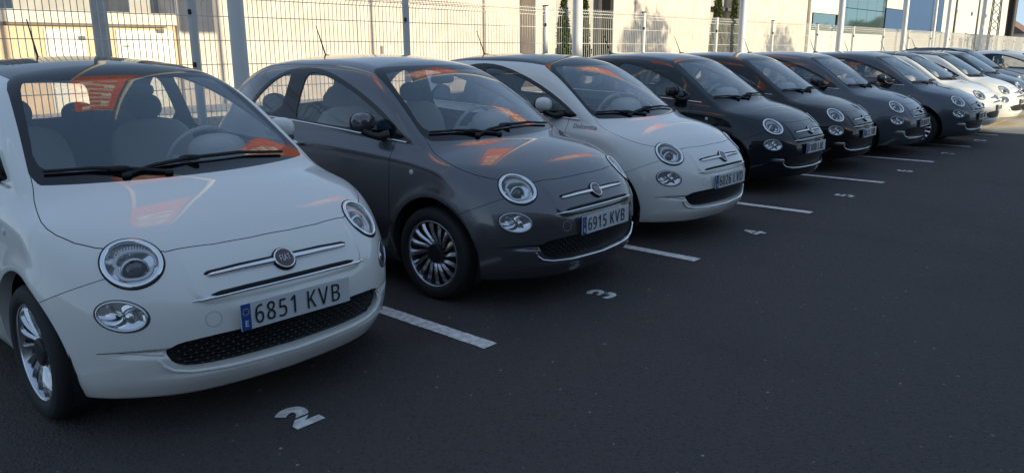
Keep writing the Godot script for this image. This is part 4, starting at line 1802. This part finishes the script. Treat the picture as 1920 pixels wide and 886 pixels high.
func build_flagpoles() -> void:
	var g := Geo.new()
	g.tube(PackedVector3Array([Vector3(0, 0, 0), Vector3(0, 3, 0), Vector3(0, 9.7, 0)]), PackedFloat32Array([.080, .068, .042]), 20)
	var shaft := g.mesh()
	g = Geo.new()
	g.rod(Vector3(0, 8.76, 0), Vector3(0, 8.76, 1.3), 0.018, 8)
	var arm := g.mesh()
	g = Geo.new()
	g.blob(Vector3(0, 9.74, 0), Vector3(.06, .06, .06), 1, 1, Basis.IDENTITY, 14, 10)
	var finial := g.mesh()
	g = Geo.new()
	g.box(Vector3(0, 0.012, 0), Vector3(.3, .024, .3), 0.004)
	for s: Vector2 in [Vector2(1, 1), Vector2(1, -1), Vector2(-1, 1), Vector2(-1, -1)]:
		g.box(Vector3(s.x * .11, .035, s.y * .11), Vector3(.03, .03, .03), 0.004)
	var foot := g.mesh()
	# tall banner with a gentle billow, seen only mirrored in the cars
	var rows := []
	for j in 25:
		var row := PackedVector3Array()
		for i in 9:
			var t := i / 8.0
			var y := 8.7 - 3.8 * j / 24.0
			row.append(Vector3(0.07 * sin(t * 3.0 + y * 1.3) * t + 0.05 * t, y, 0.09 + 1.15 * t))
		rows.append(row)
	g = Geo.new()
	g.grid_patch(rows)
	var cloth := g.mesh()
	var strokes: Array[Mesh] = []
	var on_cloth := func(t: float, y: float) -> Vector3: return Vector3(0.07 * sin(t * 3.0 + y * 1.3) * t + 0.05 * t, y, 0.09 + 1.15 * t)
	var sr := RandomNumberGenerator.new()
	sr.seed = 8
	for k in 7:
		# the white print, unreadable in the photograph: bold slanted strokes across the cloth
		var y0 := 6.05 + 0.36 * k
		for bar: Array in [[0.16, 0.84, y0, y0 + 0.11], [0.16 if k % 2 else 0.62, 0.36 if k % 2 else 0.84, y0 + 0.11, y0 + 0.27]]:
			for sx: float in [0.012, -0.012]:
				var rr := []
				for b in 3:
					var row := PackedVector3Array()
					for c in 6:
						var t := lerpf(bar[0], bar[1], c / 5.0)
						row.append(on_cloth.call(t, lerpf(bar[2], bar[3], b / 2.0) + 0.10 * t) + Vector3(sx, 0, 0))
					rr.append(row)
				g = Geo.new()
				g.grid_patch(rr)
				strokes.append(g.mesh())
	var where := ["between the two nearest cars", "above the third car's roof", "just right of the slim cypress", "between white office and glazed showroom", "before the left edge of the blue building", "at the right edge of the blue building"]
	var zs := [-3.83, -9.13, -14.47, -19.92, -25.35, -30.55, -36.0, 1.5]
	for k in zs.size():
		var at := Vector3(-5.80, 0.0, zs[k])
		var o := thing("flagpole", at)
		tag(o, "tall white flagpole " + (where[k] if k < where.size() else ("farthest down the row, past the last cars" if k == 6 else "outside the left edge of the view")), "flagpole", "white flagpoles before the fence")
		part("shaft", shaft, mats.pole_white, o)
		part("arm", arm, mats.pole_white, o)
		part("finial", finial, mats.pole_white, o)
		part("base_plate", foot, mats.galvanised, o)
		if k > 2:
			continue
		var b := thing("banner", at)
		tag(b, "red banner with white print, flagpole " + (where[k] if k < where.size() else ("farthest down the row" if k == 6 else "left of the view")), "banner", "red banners on the flagpoles")
		part("cloth", cloth, mats.flag_red, b)
		for sm in strokes:
			part("printed_stroke", sm, mats.flag_white, b)

func build_far_side() -> void:
	var c: Material = mats.wall_cream
	# low house with garage doors at the left
	var o := tag(thing("low_wall_house", Vector3(-20, 0, 0)), "low cream and orange street wall with two pale doors at the left", "building")
	slab(o, "wall", Vector3(-0.2, 1.12, -4.5), Vector3(0.4, 2.24, 11.0), mats.wall_orange)
	slab(o, "parapet", Vector3(-0.16, 2.40, -4.55), Vector3(0.5, 0.30, 11.14), mats.wall_cream_pale)
	slab(o, "gutter_pipe", Vector3(0.06, 2.215, -4.4), Vector3(0.07, 0.06, 10.6), mats.pipe_brown)
	for d: Array in [[-7.2, 0.92, "door"], [-9.15, 1.48, "door"]]:
		var dr := slab(o, "door", Vector3(0.012, 1.06, d[0]), Vector3(0.05, 2.12, d[1]), mats.door_white)
		for k in 3:
			slab(dr, "door_panel", Vector3(0.045, 0.40 + 0.66 * k, d[0]), Vector3(0.02, 0.58, d[1] - 0.14), mats.door_white, 0.006)
	slab(o, "meter_box", Vector3(0.05, 1.90, -7.57), Vector3(0.06, 0.10, 0.16), mats.sign_grey)
	slab(o, "door_sign", Vector3(0.05, 2.10, -9.55), Vector3(0.05, 0.10, 0.19), mats.sign_grey)
	slab(o, "door_handle", Vector3(0.06, 1.71, -8.62), Vector3(0.05, 0.03, 0.16), mats.sign_green)
	# block behind the low house; its grey stands in for a wall in shade
	o = tag(thing("shade_grey_block", Vector3(-22.5, 0, 0)), "building rising behind the low wall at the left, its grey colour standing in for shade", "building")
	slab(o, "wall", Vector3(-3.0, 3.25, -9.0), Vector3(6.0, 6.5, 4.2), mats.wall_grey)
	slab(o, "coping", Vector3(-3.0, 6.56, -9.0), Vector3(6.2, 0.12, 4.4), mats.concrete)
	# long cream hall of upright wall panels, with two recesses
	o = tag(thing("cream_hall", Vector3(-20, 0, 0)), "long sunlit cream industrial hall of smooth wall panels", "building")
	slab(o, "core_wall", Vector3(-4.2, 3.1, -32.0), Vector3(6.6, 6.2, 45.6), mats.wall_grey)
	var runs := [[-9.98, -24.25], [-25.25, -26.6], [-30.95, -40.5], [-44.1, -54.6]]  # slot between the first two runs is added, standing in for a wall shadow
	for r: Array in runs:
		var n := int(round((r[0] - r[1]) / 2.0))
		var w: float = (r[0] - r[1]) / n
		for k in n:
			for lv: Array in [[0.0, 3.22], [3.22, 6.3]]:
				var g := Geo.new()
				g.box(Vector3(-0.45, (lv[0] + lv[1]) * 0.5, r[0] - w * (k + 0.5)), Vector3(0.9, lv[1] - lv[0] - 0.012, w - 0.012), 0.008)
				part("wall_panel", g.mesh(), c, o)
	slab(o, "downpipe", Vector3(0.06, 3.0, -10.05), Vector3(0.09, 6.0, 0.09), mats.wall_cream_pale)
	slab(o, "meter_cabinet", Vector3(0.05, 1.3, -17.3), Vector3(0.12, 0.9, 0.5), mats.wall_cream_pale)
	slab(o, "recess_frame", Vector3(-0.3, 3.15, -30.85), Vector3(0.5, 6.3, 0.16), mats.dark_metal)
	slab(o, "recess_lintel", Vector3(-0.6, 3.9, -42.3), Vector3(0.3, 0.18, 3.4), mats.sign_grey)
	# white office block with a ribbon window
	o = tag(thing("white_office", Vector3(-20, 0, 0)), "bright white office block with a green ribbon window", "building")
	slab(o, "wall", Vector3(-2.8, 1.45, -57.4), Vector3(6.0, 2.9, 5.4), mats.wall_white)
	slab(o, "wall", Vector3(-2.8, 6.6, -57.4), Vector3(6.0, 5.0, 5.4), mats.wall_white)
	slab(o, "wall", Vector3(-2.8, 3.5, -54.85), Vector3(6.0, 1.2, 0.3), mats.wall_white)
	slab(o, "ribbon_window", Vector3(-2.9, 3.5, -57.55), Vector3(5.9, 1.2, 5.1), mats.teal_glass)
	slab(o, "window_post", Vector3(0.1, 3.5, -55.4), Vector3(0.08, 1.2, 0.10), mats.dark_metal)
	# glazed showroom
	o = tag(thing("glazed_showroom", Vector3(-20, 0, 0)), "showroom with a tall green glass front between white office and blue building", "building")
	slab(o, "plinth", Vector3(-3.0, 1.4, -66.2), Vector3(6.0, 2.8, 12.0), mats.wall_white)
	for k in 5:
		for lv in 3:
			slab(o, "glass_pane", Vector3(-0.1, 2.8 + 1.9 * (lv + 0.5), -60.35 - 2.36 * (k + 0.5)), Vector3(0.08, 1.86, 2.31), mats.teal_glass, 0.004)
	slab(o, "back_wall", Vector3(-3.2, 5.7, -66.2), Vector3(5.6, 5.8, 11.8), mats.dark_metal)
	slab(o, "corner_post", Vector3(0.02, 4.2, -60.3), Vector3(0.2, 8.4, 0.2), mats.dark_metal)
	slab(o, "roof_edge", Vector3(-3.0, 8.75, -66.2), Vector3(6.2, 0.4, 12.2), mats.wall_white)
	# blue building
	o = tag(thing("blue_building", Vector3(-20, 0, 0)), "deep blue clad building with a pale plinth and cream top corner", "building")
	slab(o, "plinth", Vector3(-3.0, 1.55, -81.8), Vector3(6.1, 3.1, 19.0), mats.plinth_grey)
	for k in 8:
		slab(o, "cladding_panel", Vector3(-3.0, 5.9 if k > 1 else 4.05, -73.5 - 2.37 * k), Vector3(6.0, 5.6 if k > 1 else 1.9, 2.355), mats.blue_cladding)
	slab(o, "top_panel", Vector3(-3.0, 6.9, -74.7), Vector3(6.0, 3.7, 4.7), mats.wall_cream_pale)
	# pale factory
	o = tag(thing("pale_factory", Vector3(-20, 0, 0)), "pale grey white factory wall farthest along the street", "building")
	for k in 9:
		slab(o, "wall_panel", Vector3(-3.0, 8.0, -93.6 - 4.2 * k), Vector3(6.0, 9.4, 4.16), mats.factory_wall)
	slab(o, "dark_base", Vector3(-3.2, 1.65, -110.5), Vector3(6.0, 3.3, 37.6), mats.plinth_grey)
	for k in 4:
		var wd := slab(o, "window", Vector3(0.02, 5.6, -97.0 - 7.6 * k), Vector3(0.1, 0.35, 0.7), mats.window_dark, 0.004)
		slab(wd, "sill", Vector3(0.06, 5.4, -97.0 - 7.6 * k), Vector3(0.14, 0.05, 0.8), mats.concrete, 0.004)
	for k in 4:
		slab(o, "white_bollard_wall", Vector3(0.6, 1.5, -102.0 - 5.5 * k), Vector3(0.3, 3.0, 1.6), mats.wall_white)
	# tiled house at the right edge
	o = tag(thing("tiled_house", Vector3(-21, 0, -150)), "small far house with a reddish tiled roof at the right edge", "building")
	slab(o, "wall", Vector3(-3, 2.0, 0), Vector3(7, 4.0, 10), mats.wall_white)
	var g := Geo.new()
	g.quad(Vector3(.7, 4, 5.3), Vector3(.7, 4, -5.3), Vector3(-3, 6.6, -5.3), Vector3(-3, 6.6, 5.3), Vector3(1, 1, 0))
	g.quad(Vector3(-6.7, 4, 5.3), Vector3(-6.7, 4, -5.3), Vector3(-3, 6.6, -5.3), Vector3(-3, 6.6, 5.3), Vector3(-1, 1, 0))
	g.flat(Vector3(.7, 4, 5.3), Vector3(-6.7, 4, 5.3), Vector3(-3, 6.6, 5.3), Vector3(0, 0, 1))
	g.flat(Vector3(.7, 4, -5.3), Vector3(-6.7, 4, -5.3), Vector3(-3, 6.6, -5.3), Vector3(0, 0, -1))
	part("roof", g.mesh(), mats.roof_tile, o)

	cypress(Vector3(-20.0, 0, -27.15), 4.2, 0.36, 41, "left cypress in the first recess of the cream hall")
	cypress(Vector3(-20.0, 0, -28.65), 4.4, 0.34, 42, "right cypress in the first recess, beside the grey panel")
	cypress(Vector3(-20.0, 0, -41.45), 5.2, 0.50, 43, "broad cypress at the second recess of the cream hall")
	cypress(Vector3(-20.0, 0, -43.45), 5.2, 0.34, 44, "slim cypress right of the broad one, behind a flagpole")
	broad_tree(Vector3(-40, 0, -10.6), 3.9, 1.5, 51, "dark tree top at the far left above the low wall")
	broad_tree(Vector3(-41, 0, -12.9), 4.0, 1.3, 52, "rounded tree top left of the grey building, above the low wall")

	broad_tree(Vector3(8.0, 0, -40.2), 9.0, 2.6, 53, "larger leafy tree across the lot, outside the view, its shade on the cream hall")
	broad_tree(Vector3(8.5, 0, -56.8), 8.6, 2.9, 54, "farther leafy tree across the lot, outside the view, its shade beside the white office")
	# wood far off to the right of the view; the glass front mirrors it
	var wr := RandomNumberGenerator.new()
	wr.seed = 61
	var wn := FastNoiseLite.new()
	wn.seed = 61
	wn.frequency = 0.09
	var wood := leaf_mesh(wr, func(p: Vector3) -> float: return 1.0 if p.y < 6.0 + 6.0 * wn.get_noise_2d(p.x, p.z * 0.3) else 0.0, Vector3(4, 0, -196), Vector3(62, 10, -190), 26000, 0.7)
	var wo := part("distant_wood", wood, mats.broad_leaf, self)
	wo.set_meta("kind", "stuff")
	tag(wo, "dark far wood mirrored in the green glass front", "wood")

	# posts and lamps
	o = tag(thing("concrete_pole", Vector3(-8, 0, -3.46)), "round grey concrete pole behind the fence at the left", "utility pole")
	g = Geo.new()
	g.tube(PackedVector3Array([Vector3(0, 0, 0), Vector3(0, 9, 0)]), PackedFloat32Array([.085, .06]), 20)
	part("shaft", g.mesh(), mats.concrete, o)
	g = Geo.new()
	g.rod(Vector3(0, 8.6, -0.6), Vector3(0, 8.6, 0.6), 0.05, 8)
	part("crossarm", g.mesh(), mats.rust_steel, o)
	o = tag(thing("dark_column", Vector3(-6.3, 0, -45.0)), "thick dark tapered column near the right edge of the view", "column")
	g = Geo.new()
	g.tube(PackedVector3Array([Vector3(0, 0, 0), Vector3(0, 1.9, 0), Vector3(0, 1.95, 0), Vector3(0, 9, 0)]), PackedFloat32Array([.14, .15, .19, .23]), 16)
	part("shaft", g.mesh(), mats.dark_metal, o)
	g = Geo.new()
	g.box(Vector3(0, 9.2, 0), Vector3(2.4, 1.4, .5), 0.05)
	part("head_box", g.mesh(), mats.dark_metal, o)
	for d: Array in [[-18, -87.7, "first thin street lamp before the pale factory"], [-18, -97.8, "second thin street lamp, nearer the lattice mast"]]:
		o = tag(thing("street_lamp", Vector3(d[0], 0, d[1])), d[2], "street lamp", "street lamps before the factory")
		g = Geo.new()
		g.tube(PackedVector3Array([Vector3(0, 0, 0), Vector3(0, 9, 0)]), PackedFloat32Array([.13, .07]), 10)
		part("shaft", g.mesh(), mats.rust_steel, o)
		g = Geo.new()
		g.rod(Vector3(0, 8.9, 0), Vector3(1.2, 9.2, 0), 0.05, 8)
		part("arm", g.mesh(), mats.rust_steel, o)
		g = Geo.new()
		g.box(Vector3(1.5, 9.2, 0), Vector3(.7, .12, .26), 0.03)
		part("lamp_head", g.mesh(), mats.galvanised, o)
	o = tag(thing("steel_post", Vector3(-10, 0, -46.4)), "slim pale post right of the blue wall's middle", "post")
	g = Geo.new()
	g.tube(PackedVector3Array([Vector3(0, 0, 0), Vector3(0, 8, 0)]), PackedFloat32Array([.10, .08]), 10)
	part("shaft", g.mesh(), mats.pole_white, o)
	g = Geo.new()
	g.blob(Vector3(0, 8.05, 0), Vector3(.1, .1, .1))
	part("cap", g.mesh(), mats.galvanised, o)
	# lattice mast
	o = tag(thing("lattice_mast", Vector3(-15, 0, -90.2)), "brown steel lattice mast in front of the pale factory", "mast")
	for sx: float in [-1.0, 1.0]:
		for sz: float in [-1.0, 1.0]:
			g = Geo.new()
			g.rod(Vector3(sx * .42, 0, sz * .42), Vector3(sx * .25, 11, sz * .25), 0.05, 5)
			part("leg", g.mesh(), mats.rust_steel, o)
	g = Geo.new()
	for k in 14:
		var y0 := 0.78 * k
		var y1 := 0.78 * (k + 1)
		var h0 := lerpf(.42, .25, y0 / 11.0)
		var h1 := lerpf(.42, .25, y1 / 11.0)
		var sg := 1.0 if k % 2 else -1.0
		for a in 4:
			var b := Basis(Vector3.UP, PI / 2 * a)
			g.rod(b * Vector3(h0, y0, -sg * h0), b * Vector3(h1, y1, sg * h1), 0.03, 4)
	part("bracing", g.mesh(), mats.rust_steel, o).set_meta("kind", "stuff")

func build_shade_building() -> void:
	# the dealership across the aisle: it stands outside the view and throws the shade the cars stand in
	var o := tag(thing("dealership", Vector3(13, 0, -6.06)), "dealership building across the aisle, outside the view, shading the cars", "building")
	var g := Geo.new()
	var pts := [Vector3(0, 0, 0), Vector3(22.2, 0, -19.54), Vector3(37, 0, -32.5), Vector3(37, 0, 26), Vector3(0, 0, 26)]
	var up := Vector3(0, 7.5, 0)
	for i in pts.size():
		var a: Vector3 = pts[i]
		var b: Vector3 = pts[(i + 1) % pts.size()]
		g.quad(a, b, b + up, a + up, (b - a).cross(Vector3.UP))
	for i in range(1, pts.size() - 1):
		g.flat(pts[0] + up, pts[i] + up, pts[i + 1] + up, Vector3.UP)
	part("wall", g.mesh(), mats.dealer_wall, o)
	for k in 8:
		slab(o, "shop_window", Vector3(-0.04, 1.7, 1.8 + 3.2 * k), Vector3(0.1, 3.0, 2.9), mats.window_dark, 0.01)
	slab(o, "fascia", Vector3(-0.10, 5.6, 13.0), Vector3(0.2, 1.4, 25.6), mats.concrete)

func build_cars() -> void:
	var proto := make_car()
	var list := [
		["parked_car", [-2.432, -1.686, .007], "paint_white", {"chrome_lip": false, "chrome_scoop": false, "plate": ["6851", "KVB"]}, "white hatchback nearest the camera with number plate 6851 KVB"],
		["parked_car", [-2.386, -3.855, -.023], "paint_grey", {"chrome_scoop": false, "painted_roof": true, "plate": ["6915", "KVB"]}, "metallic grey hatchback with number plate 6915 KVB between two white ones"],
		["parked_car", [-2.506, -5.834, -.001], "paint_white", {"plate": ["6026", "LVD"], "script": true}, "white hatchback with number plate 6026 LVD and chrome script on its wing"],
		["parked_car", [-2.771, -8.456, .016], "paint_teal", {"painted_roof": true, "faint": 1}, "very dark blue hatchback right of the white one with chrome script"],
		["parked_car", [-2.807, -10.384, -.007], "paint_plum", {"painted_roof": true, "faint": 2}, "black plum hatchback, fifth car of the row"],
		["parked_car", [-2.639, -12.349, -.006], "paint_slate", {"painted_roof": true, "faint": 3}, "slate grey hatchback right of the black plum one"],
		["parked_car", [-2.248, -14.199, 0.0], "paint_dusk", {"painted_roof": true, "faint": 4}, "blue grey hatchback standing farthest forward, last one in the shade"],
		["parked_car", [-2.393, -16.454, -0.02], "paint_white", {"chrome_lip": false, "chrome_scoop": false, "faint": 5}, "white hatchback with its hood in sun and its bumper in shade"],
		["parked_car", [-2.354, -18.655, 0.015], "paint_white", {"chrome_lip": false, "chrome_scoop": false, "faint": 6}, "fully sunlit white hatchback near the right edge"],
		["parked_car", [-2.472, -20.979, -0.025], "paint_coal", {"painted_roof": true, "faint": 7}, "dark hatchback behind the sunlit white one"],
		["parked_car", [-2.9, -23.9, 0.0], "paint_slate", {"painted_roof": true, "faint": 8, "rails": true}, "taller grey car with roof rails near the end of the row"],
		["parked_car", [-1.9, -25.7, 0.0], "paint_white", {"painted_roof": true, "faint": 9}, "white car at the right edge, last of the row"],
	]
	for i in list.size():
		var d: Array = list[i]
		var car: Node3D = proto if i == list.size() - 1 else proto.duplicate()
		car.name = numbered(d[0])
		add_child(car)
		var at: Array = d[1]
		car.position = Vector3(at[0], 0, at[1])
		car.rotation.y = -at[2]
		for wn: String in ["wheel", "wheel_001"]:
			(car.get_node(wn) as Node3D).rotation.y += [0.0, 0.03, -0.05, 0.02, 0.08, -0.03, 0.05, 0.0, -0.06, 0.04, 0.0, 0.0][i]
		tag(car, d[4], "car", "hatchbacks parked nose out in a row")
		var opt: Dictionary = d[3]
		var px := 0.74
		var plate: MeshInstance3D = car.get_node("number_plate")
		px = plate.get_meta("px")
		dress_car(car, mats[d[2]], opt)
		if opt.has("faint"):
			faint_plate(plate, Vector3(px, 0.48, 0), opt.faint)
		if opt.get("script", false):
			var sp := Vector3(-.195, .897, side_z(-.195, .897))
			var n := grad(sp, 0.02).normalized()
			var tx := Vector3(1, 0, 0) - n * n.x
			tx = tx.normalized()
			var t := part("wing_script", text_mesh("Dolcevita", 0.052, "Droid Serif", 400, 0.002, true), mats.script_grey, car)
			t.transform = Transform3D(Basis(tx, n.cross(tx), n), sp + n * 0.003)
		if opt.get("rails", false):
			car.scale = Vector3(1.08, 1.06, 1.06)
			for sg: float in [1.0, -1.0]:
				var g := Geo.new()
				var pts := PackedVector3Array()
				for k in 9:
					var x := -0.95 - 0.16 * k
					var ya := 1.1
					var yb := 1.6
					for it in 18:
						var ym := (ya + yb) * 0.5
						if sdf(x, ym, 0.50) < 0.0:
							ya = ym
						else:
							yb = ym
					pts.append(Vector3(x, ya + (0.035 if k > 0 and k < 8 else 0.0), 0.50 * sg))
				g.tube(pts, PackedFloat32Array([0.013]), 6)
				part("roof_rail", g.mesh(), mats.trim_black, car)
